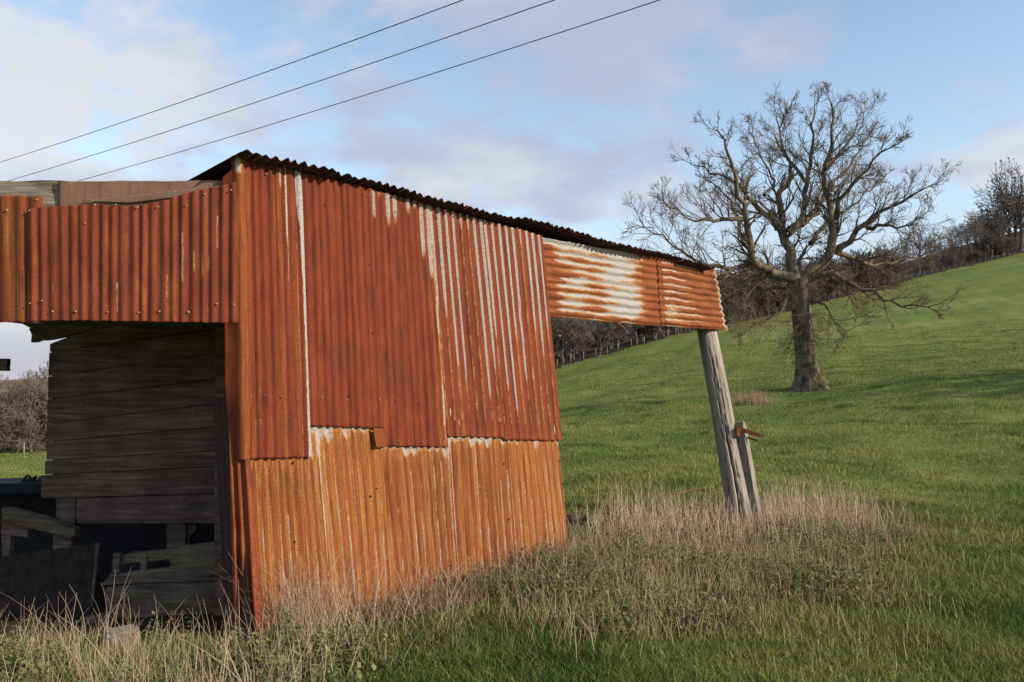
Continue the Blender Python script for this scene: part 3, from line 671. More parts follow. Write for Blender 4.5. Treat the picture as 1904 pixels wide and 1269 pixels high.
# dark return sheets at the corner (turn inwards, away from the sun)
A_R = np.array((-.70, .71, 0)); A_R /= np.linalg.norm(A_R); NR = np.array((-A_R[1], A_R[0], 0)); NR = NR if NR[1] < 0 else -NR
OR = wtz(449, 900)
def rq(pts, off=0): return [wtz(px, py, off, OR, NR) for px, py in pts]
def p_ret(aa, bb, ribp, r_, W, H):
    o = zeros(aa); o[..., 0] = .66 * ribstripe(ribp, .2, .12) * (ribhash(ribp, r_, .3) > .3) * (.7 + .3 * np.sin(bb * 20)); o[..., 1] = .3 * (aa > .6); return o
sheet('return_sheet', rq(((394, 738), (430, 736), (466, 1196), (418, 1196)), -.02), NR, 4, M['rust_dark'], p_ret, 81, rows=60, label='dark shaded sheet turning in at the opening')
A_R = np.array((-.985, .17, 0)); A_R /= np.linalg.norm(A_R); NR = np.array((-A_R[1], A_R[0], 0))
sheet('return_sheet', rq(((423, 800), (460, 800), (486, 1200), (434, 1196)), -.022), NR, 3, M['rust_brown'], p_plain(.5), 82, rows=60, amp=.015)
bm = bmesh.new(); b3(((400, 560), (421, 560), (419, 760), (420, 1190), (398, 1190)), 6.75, .12)
link('corner_post', bm_mesh('corner_post', bm, M['plank']), barn)
# low near-black back wall, added to stop light leaking in, and its ledge; end wall of the barn
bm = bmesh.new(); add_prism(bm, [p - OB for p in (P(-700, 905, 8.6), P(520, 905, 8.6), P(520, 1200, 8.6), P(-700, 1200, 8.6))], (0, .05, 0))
link('added_back_wall', bm_mesh('added_back_wall', bm, M['black']), barn)
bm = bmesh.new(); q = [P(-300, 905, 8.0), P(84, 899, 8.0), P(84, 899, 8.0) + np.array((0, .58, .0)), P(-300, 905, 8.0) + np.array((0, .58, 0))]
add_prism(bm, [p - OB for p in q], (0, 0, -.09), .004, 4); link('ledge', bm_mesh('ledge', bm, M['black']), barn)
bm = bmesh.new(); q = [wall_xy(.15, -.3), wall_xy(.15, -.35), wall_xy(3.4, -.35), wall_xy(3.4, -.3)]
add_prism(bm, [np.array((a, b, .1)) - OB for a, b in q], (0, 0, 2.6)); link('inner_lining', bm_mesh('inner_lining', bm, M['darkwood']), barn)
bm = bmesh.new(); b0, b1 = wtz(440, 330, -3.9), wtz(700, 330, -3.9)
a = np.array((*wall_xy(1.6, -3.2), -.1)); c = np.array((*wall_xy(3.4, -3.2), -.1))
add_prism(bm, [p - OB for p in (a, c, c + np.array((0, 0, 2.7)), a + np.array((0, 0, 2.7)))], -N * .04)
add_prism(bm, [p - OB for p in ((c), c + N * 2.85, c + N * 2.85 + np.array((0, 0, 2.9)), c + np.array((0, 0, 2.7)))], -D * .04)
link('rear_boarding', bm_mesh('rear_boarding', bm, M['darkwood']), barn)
# wall sill and purlin inside the wing, dangling strips below the wing
bm = bmesh.new()
add_prism(bm, [p - OB for p in wq(((1015, 560), (1340, 598), (1340, 606), (1015, 586)), -.07)], -N * .12)
link('purlin', bm_mesh('purlin', bm, M['darkwood']), barn)
bm = bmesh.new(); add_prism(bm, [p - OB for p in wq(((612, 1168), (760, 1137), (880, 1098), (985, 1062), (985, 1070), (880, 1108), (760, 1148), (616, 1180)), .05)], -N * .16, .01, 5)
link('sill', bm_mesh('sill', bm, M['plank_mossy']), barn)
V, Q = tubes([(np.array([wtz(1147, 600, -.02), wtz(1158, 609, -.04), wtz(1168, 621, -.05)]) - OB, [.012, .010, .004], 5)])
link('hanging_strip', npmesh('hanging_strip', V, Q, M['hinge']), barn)

# leaning round post carrying the wing
def round_post(name, base, top, r0, r1, parent, cracks, seed, segs=72, rows=120):
    r_ = np.random.default_rng(seed); base = np.asarray(base); top = np.asarray(top); ax = top - base; L = np.linalg.norm(ax); ax /= L
    s1_ = np.cross(ax, (0, -1, 0)); s1_ /= np.linalg.norm(s1_); s2_ = np.cross(s1_, ax)
    V, U, CRK = [], [], []
    ph = np.linspace(0, 2 * np.pi, segs, endpoint=False)
    for b in np.linspace(0, 1, rows):
        rad = r0 + (r1 - r0) * b + .012 * math.exp(-b * 9)
        rv = rad * (1 + .02 * np.sin(3 * ph + 1) + .012 * np.sin(7 * ph + b * 4)); ck = np.zeros(segs)
        for c, b0, b1, wd, dp in cracks:
            if b0 < b < b1:
                e = min((b - b0), (b1 - b)) / (b1 - b0) * 4; e = min(1, max(0, e)) if b0 > 0 else min(1, (b1 - b) / (b1 - b0) * 3)
                cc = c + .06 * math.sin(b * 13 + c * 5) + .02 * math.sin(b * 60 + c)
                k = np.exp(-((((ph - cc) + np.pi) % (2 * np.pi) - np.pi) / (wd * e + 1e-3)) ** 2) * e
                rv = rv - dp * k; ck = np.maximum(ck, k)
        p = base + ax * L * b + np.array((.018 * math.sin(b * 3), 0, 0))
        V.append(p + rv[:, None] * (np.cos(ph)[:, None] * s1_ + np.sin(ph)[:, None] * s2_)); U.append(np.stack((ph / (2 * np.pi), np.full(segs, b * L)), -1)); CRK.append(ck)
    V = np.concatenate(V); i = np.arange(rows - 1)[:, None] * segs; j = np.arange(segs)[None]; j2 = (j + 1) % segs
    q = np.stack((i + j, i + j2, i + segs + j2, i + segs + j), -1).reshape(-1, 4)
    off = OB if parent is barn else base
    me = npmesh(name, V - off, q, M['post'], True, np.concatenate(U), {'crack': np.concatenate(CRK)})
    bm = bmesh.new(); bm.from_mesh(me); bmesh.ops.holes_fill(bm, edges=[e for e in bm.edges if e.is_boundary]); bm.to_mesh(me); bm.free()
    return link(name, me, parent)
dP = 11.05; bP = P(1373, 958, dP - .1); tP = P(1309, 592, dP + .12)
H = np.pi / 2
round_post('post', bP - (tP - bP) * .08, tP, .152, .122, barn, [(H + .1, 0, .62, .085, .075), (H - .25, 0, .42, .06, .06), (H - .1, .28, .96, .035, .045), (H + .42, .35, .8, .03, .03), (H - .5, .1, .85, .035, .035), (H + .25, .55, .97, .025, .025), (H - .75, 0, .5, .04, .03), (H + .7, .05, .6, .025, .02)], 5)

# ------------------------------------------------------------------ gate post with hinge
gp = thing('gate_post', 'short grey gate post with a rusty strap hinge beside the leaning round post', 'post', (0, 0, 0))
gb = P(1408, 962, 10.95); gp.location = tuple(gb); gt = P(1377, 782, 10.95)
ax = gt - gb
bm = bmesh.new()
e_ = np.array((.66, .75, 0)); n_1 = np.array((.75, -.66, 0))
outl = [gb + ax * t + e_ * w_ for t, w_ in ((-.06, -.055), (-.06, .055), (.80, .05), (.93, .045), (.985, .022), (1, -.002), (.985, -.028), (.93, -.048), (.80, -.053))]
add_prism(bm, [p - gb + n_1 * .045 for p in outl], -n_1 * .10); bmesh.ops.bevel(bm, geom=bm.edges[:], offset=.005, segments=1, affect='EDGES')
post_me = bm_mesh('shaft', bm, make_wood('grey_oak', (0.10, 0.088, 0.07), (0.24, 0.215, 0.175), (0.36, 0.33, 0.28), (30, 30, 2.5), 0.6))
link('shaft', post_me, gp)
bm = bmesh.new()
ha, hb = P(1372, 797, 10.9), P(1418, 812, 10.82)
add_prism(bm, [p - gb for p in (ha + (0, 0, .032), hb + (0, 0, .022), hb + np.array((.01, 0, 0)), hb - (0, 0, .022), ha - (0, 0, .032))], (0, .012, 0))
add_prism(bm, [p - gb for p in (P(1390, 812, 10.9), P(1409, 818, 10.84), P(1408, 822, 10.84), P(1390, 816, 10.9))], (0, .02, 0))
add_prism(bm, [p - gb for p in (P(1368, 796, 10.93), P(1375, 797, 10.93), P(1375, 812, 10.93), P(1368, 811, 10.93))], (0, -.05, 0))
for k in (.3, .62, .9):
    c = ha + (hb - ha) * k - gb; add_prism(bm, [c + .009 * np.array((math.cos(t), 0, math.sin(t))) for t in np.arange(8) * .785], (0, -.008, 0))
link('hinge', bm_mesh('hinge', bm, M['hinge']), gp)

# ------------------------------------------------------------------ clutter in the opening
def board_thing(name, label, cat, origin, parts, group=None):
    t = thing(name, label, cat, origin, group); o_ = np.asarray(origin)
    for pn, polys, m_ in parts:
        bm = bmesh.new()
        for pts, d, th, rough in polys: add_prism(bm, [P(px, py, d) - o_ for px, py in pts], (0, th, 0), rough, 4)
        link(pn, bm_mesh(pn, bm, m_), t)
    return t
board_thing('wooden_crate', 'broken mossy wooden crate with two slots inside the dark opening', 'crate', P(300, 1190, 6.77), [
    ('top_rail', [(((215, 1037), (252, 1024), (262, 1026), (340, 1015), (372, 1011), (415, 1008), (415, 1030), (320, 1036), (318, 1039), (222, 1049)), 6.77, .03, .004)], M['plank_mossy']),
    ('upright', [(((210, 1030), (222, 1029), (221, 1066), (209, 1067)), 6.73, .04, .002)], M['plank_mossy']),
    ('upright', [(((261, 1038), (272, 1037), (272, 1061), (261, 1062)), 6.74, .04, .002)], M['plank_mossy']),
    ('front_panel', [(((186, 1089), (205, 1068), (316, 1056), (318, 1034), (415, 1026), (415, 1080), (300, 1082)), 6.75, .03, .003),
                     (((198, 1092), (300, 1083), (415, 1081), (415, 1140), (195, 1150)), 6.77, .03, .003),
                     (((150, 1150), (195, 1140), (415, 1134), (415, 1200), (150, 1210)), 6.79, .03, .003)], M['plank_mossy']),
    ('back_panel', [(((205, 1050), (415, 1040), (415, 1200), (205, 1200)), 7.05, .03, .003)], M['black'])])
board_thing('leaning_panel', 'large dark brown panel leaning in the left of the opening', 'panel', P(90, 1160, 7.0), [
    ('sheet', [(((-120, 1052), (183, 1010), (172, 1120), (168, 1148), (-120, 1172)), 7.0, .02, .003)], simple('brown_panel', (0.012, 0.008, 0.007), (0.032, 0.021, 0.019), 14)),
    ('edge_strip', [(((178, 1011), (185, 1010), (173, 1128), (168, 1128)), 6.98, .018, .002)], M['plank'])])
board_thing('trestle', 'tilted broken wooden trestle behind the dark brown panel', 'trestle', P(70, 1030, 7.0), [
    ('top_rail', [(((2, 946), (10, 945), (75, 962), (138, 983), (139, 998), (128, 1001), (70, 986), (3, 968)), 7.08, .10, .003)], M['plank_mossy']),
    ('cross_rail', [(((2, 966), (52, 978), (50, 1000), (2, 992)), 7.12, .04, .003)], M['plank']),
    ('leg', [(((3, 990), (20, 994), (16, 1060), (2, 1060)), 7.12, .06, .002)], M['plank']),
    ('leg', [(((98, 994), (133, 1000), (130, 1080), (98, 1080)), 7.12, .06, .002)], M['plank'])])
board_thing('fallen_plank', 'long mossy plank lying on the ground below the dark brown panel', 'plank', P(80, 1190, 6.7), [
    ('board', [(((-160, 1178), (60, 1166), (200, 1146), (205, 1164), (60, 1188), (-160, 1204)), 6.7, .06, .004)], M['plank_mossy'])])
# short timber bracket jutting in at the left edge
bk = thing('hanging_board', 'square end of a dark board jutting in at the left edge against the sky', 'board', P(-20, 680, 6.9))
bm = bmesh.new(); add_prism(bm, [P(px, py, 6.9) - np.array(bk.location) for px, py in ((-320, 662), (13, 667), (13, 690), (-320, 688))], (0, .05, 0), .002, 3)
link('board', bm_mesh('board', bm, M['plank']), bk)
# looped-handle tool on the ledge
to = P(60, 897, 8.15); tl = thing('hand_tool', 'small dark tool with a looped handle lying on the black ledge', 'tool', to)
t_ = np.linspace(0, 1, 14); pts = np.array([P(42 + 20 * k, 899 - 14 * math.sin(min(1, k * 1.25) * 2.6) ** .8 if 0 < k < 1 else 897, 8.15) for k in t_]) - to
V, Q = tubes([(pts, np.full(14, .011), 6)]); link('handle', npmesh('handle', V, Q, M['wire']), tl)
bm = bmesh.new(); add_prism(bm, [P(px, py, 8.15) - to for px, py in ((44, 893), (56, 890), (66, 885), (61, 894), (71, 892), (72, 886), (77, 886), (77, 901), (42, 901))], (0, .04, 0))
link('body', bm_mesh('body', bm, M['wire']), tl)
# concrete block
cb_p = P(231, 1196, 5.95); cbk = thing('concrete_block', 'rounded pale concrete block among dry stems below the crate', 'block', (cb_p[0], cb_p[1], gz(cb_p[0], cb_p[1])))
bm = bmesh.new(); bmesh.ops.create_cube(bm, size=1); bmesh.ops.scale(bm, verts=bm.verts, vec=(.20, .17, .42)); bmesh.ops.bevel(bm, geom=bm.edges[:], offset=.022, segments=2, affect='EDGES')
for v in bm.verts: v.co.z += -.055; v.co.x *= 1.08 - v.co.z * .5
link('block', bm_mesh('block', bm, M['stone'], False), cbk); cbk.rotation_euler = (.06, -.08, .5)

# ------------------------------------------------------------------ loose iron and timbers outside
NG = np.array((0, 0, 1.))
def ground_pt(px, py, dz=0.0):
    x_, y_ = gpx(px, py); return np.array((x_, y_, gz(x_, y_) + dz))
ls = thing('loose_sheet', 'flat brown corrugated sheet lying on the ground at the foot of the wall', 'iron sheet', (0, 0, 0))
cs = [np.array((*wall_xy(t, n), 0)) for t, n in ((.75, .12), (2.35, .10), (2.4, .52), (.8, .50))]
for c in cs: c[2] = gz(c[0], c[1]) + .03
OBs = OB; OB = np.zeros(3)
o = sheet('sheet', cs, NG, 6, make_rust('loose_rust', (0.05, 0.03, 0.024), (0.10, 0.055, 0.04), (0.15, 0.085, 0.06), (0.16, 0.09, 0.06)), p_plain(.1), 91, horiz=True, rows=60, amp=.010, warp=.02, parent=ls)
cu = thing('curled_sheet', 'crumpled piece of dark rusty sheet curled up against the foot of the wall', 'iron scrap', (0, 0, 0))
cbase = wtz(850, 1110, .08); av = np.linspace(0, 1, 12); VV = []
for i in av:
    for j in np.linspace(0, 1, 9):
        VV.append(cbase + D * (.32 * (i - .45)) + N * (.05 + .09 * math.sin(j * 2.6 + i * .8)) + np.array((0, 0, -.07 + .27 * j * (1 - .6 * abs(i - .55) * 1.7) + .012 * math.sin(i * 30))))
ii = np.arange(11)[:, None] * 9 + np.arange(8)[None]; qf = np.stack((ii, ii + 9, ii + 10, ii + 1), -1).reshape(-1, 4)
o = link('sheet', npmesh('sheet', VV, qf, M['rust_dark'], True, np.stack((np.repeat(av, 9) * .3, np.tile(np.linspace(0, .3, 9), 12)), -1), {'pat': np.full((108, 3), .2)}), cu)
md = o.modifiers.new('thickness', 'SOLIDIFY'); md.thickness = .003
OB = OBs
# old timbers stacked at the far foot of the wall
def log(pa, pb, r, label, seed):
    r_ = np.random.default_rng(seed); pa = np.asarray(pa); pb = np.asarray(pb); mid = (pa + pb) / 2
    n_ = 14; tt = np.linspace(0, 1, n_)[:, None]; pts = pa + (pb - pa) * tt + r_.normal(0, r * .08, (n_, 3)) - mid
    rad = r * (1 + r_.normal(0, .09, n_)); rad = np.r_[.01, rad, .01]; pts = np.concatenate((pts[:1], pts, pts[-1:]))
    V, Q = tubes([(pts, rad, 10)]); V = V + r_.normal(0, r * .05, V.shape)
    o = link('old_timber', npmesh('old_timber', V, Q, M['plank_mossy'], True), None, mid); tag(o, label, 'timber', 'rotting timbers at the foot of the wall')
q = P(1082, 972, 10.3)
log(P(1020, 970, 10.4), P(1106, 968, 10.1), .075, 'mossy rotten timber at the foot of the wall, topmost of three', 1)
log(P(1010, 990, 10.2), P(1112, 986, 9.9), .07, 'rotten timber in the middle of the pile at the wall end', 2)
log(P(1015, 1006, 10.0), P(1098, 1000, 9.75), .06, 'rotten timber lowest in the pile beside the dry stems', 3)
# red iron bar in the grass
x0, y0 = gpx(1240, 914, .25); x1, y1 = gpx(1300, 907, .25)
br = thing('iron_bar', 'thin rusty red bar lying in the grass left of the leaning post', 'bar', (x0, y0, gz(x0, y0)))
bm = bmesh.new(); za, zb = gz(x0, y0), gz(x1, y1); a = np.array((0, 0, .0)); b = np.array((x1 - x0, y1 - y0, zb - za + .035))
add_prism(bm, [a, b, b + (0, 0, .018), a + (0, 0, .018)], (0, .05, 0)); link('bar', bm_mesh('bar', bm, M['hinge']), br)

# ------------------------------------------------------------------ overhead cables
for k, (A, B, lab) in enumerate((((0, 302), (862, 0), 'upper overhead cable crossing the sky, farthest from the barn roof'), ((28, 333), (1032, 0), 'middle of the three overhead cables crossing the sky'), ((160, 333), (1228, 0), 'lowest overhead cable crossing the sky, nearest the barn roof'))):
    a, b = P(*A, 34), P(*B, 17); dv_ = b - a; pts = []
    for t in np.linspace(-.9, 1.7, 60): pts.append(a + dv_ * t + np.array((0, 0, 1.15 * (t * t - t))) * .35)
    V, Q = tubes([(np.array(pts) - a, np.full(60, .011), 5)])
    tag(link('overhead_cable', npmesh('overhead_cable', V, Q, M['wire']), None, a), lab, 'cable', 'overhead cables across the sky')

# ------------------------------------------------------------------ trees
def rnd_perp(d, r_):
    v = r_.normal(0, 1, 3); v -= d * np.dot(v, d); return v / (np.linalg.norm(v) + 1e-9)
def grow(out, p, d, L, r, lev, maxlev, r_, wig, up, nchild, sides=(7, 5, 4, 3, 3, 3), shrink=.62, droop=0.0, an=(.45, 1.0), lr=(.4, .78)):
    n = max(4, int(4 + L * 1.2)) if lev < 2 else (5 if lev < 3 else 4)
    pts = [p]; dirs = []; dd = d / np.linalg.norm(d)
    for i in range(n):
        dd = dd + r_.normal(0, wig, 3) + np.array((0, 0, up)) - np.array((0, 0, droop * i / n)); dd /= np.linalg.norm(dd); dirs.append(dd)
        pts.append(pts[-1] + dd * L / n)
    pts = np.array(pts); rad = r * np.linspace(1, .35 if lev < maxlev else .25, n + 1)
    out.append((pts, rad, sides[min(lev, 5)], lev))
    if lev >= maxlev: return
    for c in range(nchild[lev] if lev < len(nchild) else 2):
        t = r_.uniform(.22, 1.0) if c else .97; k = min(n - 1, int(t * n)); fr = t * n - k
        q = pts[k] * (1 - fr) + pts[k + 1] * fr
        ang = r_.uniform(*an); nd = dirs[k] * math.cos(ang) + rnd_perp(dirs[k], r_) * math.sin(ang)
        grow(out, q, nd, L * r_.uniform(*lr) * (1.12 - .45 * t), max(r * (1 - .62 * t) * shrink, .006), lev + 1, maxlev, r_, wig * 1.08, up, nchild, sides, shrink, droop, an, lr)
# the great bare tree, limbs laid out in the metres of its own crown
TB = P(1510, 716, 42); TB[2] = gz(TB[0], TB[1]); TD = 42
oak = thing('bare_tree', 'large bare spreading tree standing alone in the middle of the pasture', 'tree', TB)
def zt(zx, zy, dep=0.0): return P(1150 + zx * .4966, 130 + zy * .4966, TD + dep) - TB
to_ = []; r_ = np.random.default_rng(3)
# trunk
tr = [(720, 1215), (716, 1190), (710, 1150), (703, 1080), (694, 990), (684, 900), (676, 840), (668, 785)]; tr_r = [1.12, .92, .62, .50, .455, .44, .46, .50]
n_t = 26; tp_ = np.interp(np.linspace(0, 1, n_t), np.linspace(0, 1, 8), tr_r)
tpts = np.array([zt(*p) for p in tr]); tpts = np.stack([np.interp(np.linspace(0, 1, n_t), np.linspace(0, 1, 8), tpts[:, i]) for i in range(3)], -1)
V, Q = tubes([(tpts, tp_, 28)])
ang = np.arctan2(V[:, 1], V[:, 0] - np.repeat(tpts[:, 0], 28)); hz = V[:, 2]
cen = np.repeat(tpts, 28, 0); fl_ = 1 + (.06 * np.sin(ang * 5 + hz * .5) + .03 * np.sin(ang * 9 - hz)) + .28 * np.exp(-np.clip(hz, -.3, 9) * 1.6) * np.clip(np.sin(ang * 4 + .6), -.3, 1)
fl_ += np.random.default_rng(8).normal(0, .018, len(V))
V = cen + (V - cen) * fl_[:, None]
trunk = link('trunk', npmesh('trunk', V, Q, M['bark'], True), oak)
limbs = [  # (zoom points, base radius, depth drift)
    ([(664, 800), (610, 768), (512, 735), (470, 685), (474, 600), (460, 490), (432, 400), (402, 300), (365, 185)], .34, -2.0),
    ([(466, 560), (410, 548), (350, 540), (270, 552), (200, 532), (130, 470)], .15, -2.5),
    ([(505, 735), (400, 745), (300, 732), (215, 690), (175, 645), (105, 592), (30, 566)], .15, -3.5),
    ([(664, 800), (642, 700), (620, 600), (600, 510), (600, 435), (640, 382), (662, 325), (625, 275), (575, 205)], .36, 1.5),
    ([(606, 590), (545, 525), (482, 478), (450, 415), (400, 378), (330, 350), (250, 325)], .20, 1.0),
    ([(545, 470), (590, 400), (540, 330), (505, 250), (490, 180)], .10, 2.5),
    ([(640, 600), (690, 565), (745, 515), (780, 445), (830, 380), (900, 300), (950, 210)], .22, 3.0),
    ([(640, 610), (690, 545), (703, 410), (722, 300), (742, 190), (735, 85)], .22, -.5),
    ([(700, 420), (650, 330), (590, 230), (600, 160), (640, 75)], .12, .5),
    ([(682, 795), (745, 738), (812, 690), (802, 600), (800, 480), (772, 355), (800, 250), (812, 130), (808, 60)], .34, -1.0),
    ([(805, 560), (840, 470), (880, 400), (952, 322), (1040, 242), (1082, 222)], .17, -2.5),
    ([(812, 690), (880, 632), (960, 542), (1050, 492), (1130, 442), (1215, 402)], .22, -2.0),
    ([(930, 590), (1000, 570), (1100, 582), (1180, 522)], .13, -3.0),
    ([(820, 684), (900, 700), (952, 735), (1050, 722), (1150, 700), (1205, 672)], .17, 1.5),
    ([(700, 790), (760, 750), (850, 772), (902, 822), (980, 842), (1050, 890), (1130, 902), (1225, 882)], .20, -3.0),
    ([(705, 870), (770, 880), (832, 960), (872, 1012)], .09, -2.0),
    ([(650, 830), (610, 900), (562, 962), (482, 980), (430, 1000)], .11, -2.5),
    ([(650, 800), (570, 830), (500, 862), (440, 880), (392, 900)], .12, 1.5),
    ([(775, 370), (860, 255), (922, 160), (952, 100)], .12, 1.5),
    ([(655, 790), (560, 760), (480, 770), (420, 800), (380, 850)], .13, 2.0),
    ([(790, 600), (720, 640), (680, 700), (664, 780)][::-1], .17, 2.5),
    ([(716, 650), (780, 560), (870, 500), (960, 430), (1020, 370)], .13, 3.2),
    ([(470, 640), (430, 560), (400, 470), (350, 410), (300, 380)], .12, 1.8),
]
NCH = (0, 7, 6, 3)
for pts, r0, dep in limbs:
    n0 = len(pts); pts = [(664 + (p[0] - 664) * (.93 if i else 1), 790 + (p[1] - 790) * (.925 if i else 1)) for i, p in enumerate(pts)]; q = np.array([zt(p[0], p[1], dep * (i / (n0 - 1))) for i, p in enumerate(pts)])
    seg = np.r_[0, np.cumsum(np.linalg.norm(np.diff(q, axis=0), axis=1))]; L = seg[-1]; n_ = max(10, int(L * 2.4))
    tt = np.linspace(0, L, n_); q = np.stack([np.interp(tt, seg, q[:, i]) for i in range(3)], -1)
    for _ in range(2): q[1:-1] = .25 * q[:-2] + .5 * q[1:-1] + .25 * q[2:]
    q[1:] += r_.normal(0, .07, (n_ - 1, 3))
    rad = .9 * r0 * (1 - .86 * (tt / L) ** .75); to_.append((q, rad, 9, 0))
    dirs = np.gradient(q, axis=0); dirs /= np.linalg.norm(dirs, axis=1)[:, None]
    low = q[:, 2].mean() < 8.2
    m_ = int(L * (2.5 if not low else 2.9)) + 3
    for c in range(m_):
        t = .16 + .84 * (c + r_.uniform(0, 1)) / m_; k = min(n_ - 1, int(t * n_)); d0 = dirs[k]; ang = r_.uniform(.4, 1.0)
        nd = d0 * math.cos(ang) + rnd_perp(d0, r_) * math.sin(ang)
        ln = r_.uniform(.8, 2.0) * (1.12 - .55 * t)
        grow(to_, q[k], nd, ln, max(.022, rad[k] * .42), 1, 3 if c % 3 else 4, r_, .13, .06 if not low else .035, (0, 5, 5, 3), (7, 5, 4, 3, 3), .6, 0.0, (.35, .85), (.45, .85))
for c in range(70):                                             # epicormic shoots on the trunk and low limbs
    q = zt(r_.uniform(640, 720), r_.uniform(800, 1120), r_.uniform(-.6, .2)); nd = np.array((r_.choice((-1, 1)), -.5 * r_.uniform(0, 1), r_.uniform(-.6, .5)))
    grow(to_, q, nd, r_.uniform(.5, 1.5), .02, 2, 3, r_, .28, .0, (0, 5, 4, 2), (7, 5, 4, 3, 3), .6)
V, Q = tubes([b[:3] for b in to_ if b[3] <= 1]); link('limb', npmesh('limb', V, Q, M['bark'], True), oak)
V, Q = tubes([(b[0], np.maximum(b[1], .0072), b[2]) for b in to_ if b[3] > 1]); link('crown', npmesh('crown', V, Q, M['twig'], True), oak)
# broken stubs on the limbs
def sq(x_, y_): return zt(664 + (x_ - 664) * .93, 790 + (y_ - 790) * .95)
for bs in ((np.array([sq(592, 590), sq(572, 545), sq(565, 510), sq(562, 508)]), [.16, .13, .15, .01], 8), (np.array([sq(458, 440), sq(470, 405), sq(476, 380)]), [.07, .08, .03], 8)):
    V, Q = tubes([bs]); link('stub', npmesh('stub', V, Q, M['bark'], True), oak)

# woodland trees: four bare kinds, then copies
def make_far_tree(name, H, spread, seed, m_tw, ivy=False, maxlev=4, nch=(7, 6, 5, 4), leaf=False, r_tw=.03):
    r_ = np.random.default_rng(seed); br = []
    root = np.array((0, 0, -.3)); L = H * .5
    k = 6; pts = np.array([root + np.array((r_.normal(0, .1) * i / k * 2, r_.normal(0, .1) * i / k * 2, L * i / k)) for i in range(k + 1)])
    trunk_b = [(pts, np.linspace(H * .022, H * .012, k + 1), 7)]
    for c in range(nch[0] + 4):
        t = r_.uniform(.25, 1); q = pts[min(k, int(t * k))]; a = r_.uniform(0, 6.28); el = r_.uniform(.5, 1.3)
        nd = np.array((math.cos(a) * math.cos(el) * spread, math.sin(a) * math.cos(el) * spread, math.sin(el)))
        grow(br, q, nd, H * r_.uniform(.28, .5), H * .008, 1, maxlev, r_, .17, .05, (0,) + nch[1:], (5, 4, 3, 3, 3), .6)
    V1, Q1 = tubes(trunk_b); V2, Q2 = tubes([(b[0], np.maximum(b[1], r_tw), 3 if b[3] > 1 else 4) for b in br])
    t_me = npmesh('trunk', V1, Q1, M['far_twig'] if m_tw is not M['left_twig'] else m_tw, True); c_me = npmesh('crown', V2, Q2, m_tw, True)
    l_me = None
    if leaf or ivy:
        if ivy:
            n = 1500; zz_ = r_.uniform(.2, H * .62, n); a = r_.uniform(0, 6.28, n); rad = r_.uniform(.2, .8, n) * (1 - zz_ / H)
            cen = np.stack((np.cos(a) * rad, np.sin(a) * rad, zz_), -1); s_ = .22
        else:
            ends = np.array([b[0][-1] for b in br if b[3] >= maxlev - 1]); n = min(520, len(ends)); cen = ends[r_.choice(len(ends), n, False)] + r_.normal(0, .05, (n, 3)); s_ = .085
        d1 = r_.normal(0, 1, (len(cen), 3)) * s_; d2 = r_.normal(0, 1, (len(cen), 3)) * s_
        l_me = npmesh('foliage', np.stack((cen - d1, cen + d2, cen + d1), 1).reshape(-1, 3), np.arange(len(cen) * 3).reshape(-1, 3), M['ivy'] if ivy else M['far_twig'], False)
    return (t_me, c_me, l_me)
KINDS = {'ash': make_far_tree('t', 10, 1.0, 1, M['far_twig']), 'round': make_far_tree('t', 8, 1.5, 2, M['far_twig'], r_tw=.028), 'tall': make_far_tree('t', 12, .75, 3, M['far_twig'], leaf=True),
         'bush': make_far_tree('t', 5, 1.5, 4, make_bark('hedge_twigs', (0.085, 0.066, 0.054), (0.13, 0.103, 0.084), (0.19, 0.152, 0.124), (.6, .6, .6)), nch=(12, 6, 5, 4)), 'ivy': make_far_tree('t', 11, .7, 5, M['far_twig'], ivy=True), 'thin': make_far_tree('t', 11, .75, 8, M['far_twig'], maxlev=3, nch=(8, 6, 6), r_tw=.026), 'wisp': make_far_tree('t', 12, .8, 9, M['far_twig'], maxlev=3, nch=(7, 7, 6), leaf=True, r_tw=.026), 'pale': make_far_tree('t', 9, 1.1, 6, M['left_twig'], nch=(14, 7, 5, 4), r_tw=.022)}
def plant(kind, name, label, cat, x, y, s, group, rz=None, dz=0.0):
    root = thing(name, label, cat, (x, y, gz(x, y) + dz), group, random.uniform(0, 6.28) if rz is None else rz); root.scale = (s, s, s * random.uniform(.9, 1.12))
    for me, pn in zip(KINDS[kind], ('trunk', 'crown', 'foliage')):
        if me: link(pn, me, root)
    return root
WG = 'bare trees of the wood above the pasture'
WL = {'ash': 'bare grey-brown tree in the dark wood above the pasture', 'round': 'broad bare dark tree in the wood above the pasture', 'bush': 'low bare thorn bush along the upper edge of the pasture', 'tall': 'slim bare tree holding a few brown leaves in the wood'}
cnt = 0
for k in range(150):
    a = random.uniform(math.atan2(20 - 0, F), math.atan2(1010, F)) if k < 135 else random.uniform(-.1, .0)
    px = CX + F * math.tan(a); fd = float(fence_d(a)); row = random.random() ** 1.2
    r = fd + 2.5 + row * (38 if px < 1650 else 22)
    kind = random.choices(('ash', 'round', 'bush', 'tall'), (4, 4, 5, 1))[0]
    if px > 1640 and random.random() < .72: continue
    if px > 1660 and kind in ('ash', 'round', 'tall') and random.random() < .8: kind = 'bush'
    if px < 1330 and kind == 'tall': kind = 'round'
    s = random.uniform(.75, 1.15) * (1.0 if px < 1500 else .95)
    plant(kind, 'thorn_bush' if kind == 'bush' else 'wood_tree', WL[kind], 'bush' if kind == 'bush' else 'tree', r * math.sin(a), r * math.cos(a), s, WG if kind != 'bush' else 'thorn bushes along the upper fence')
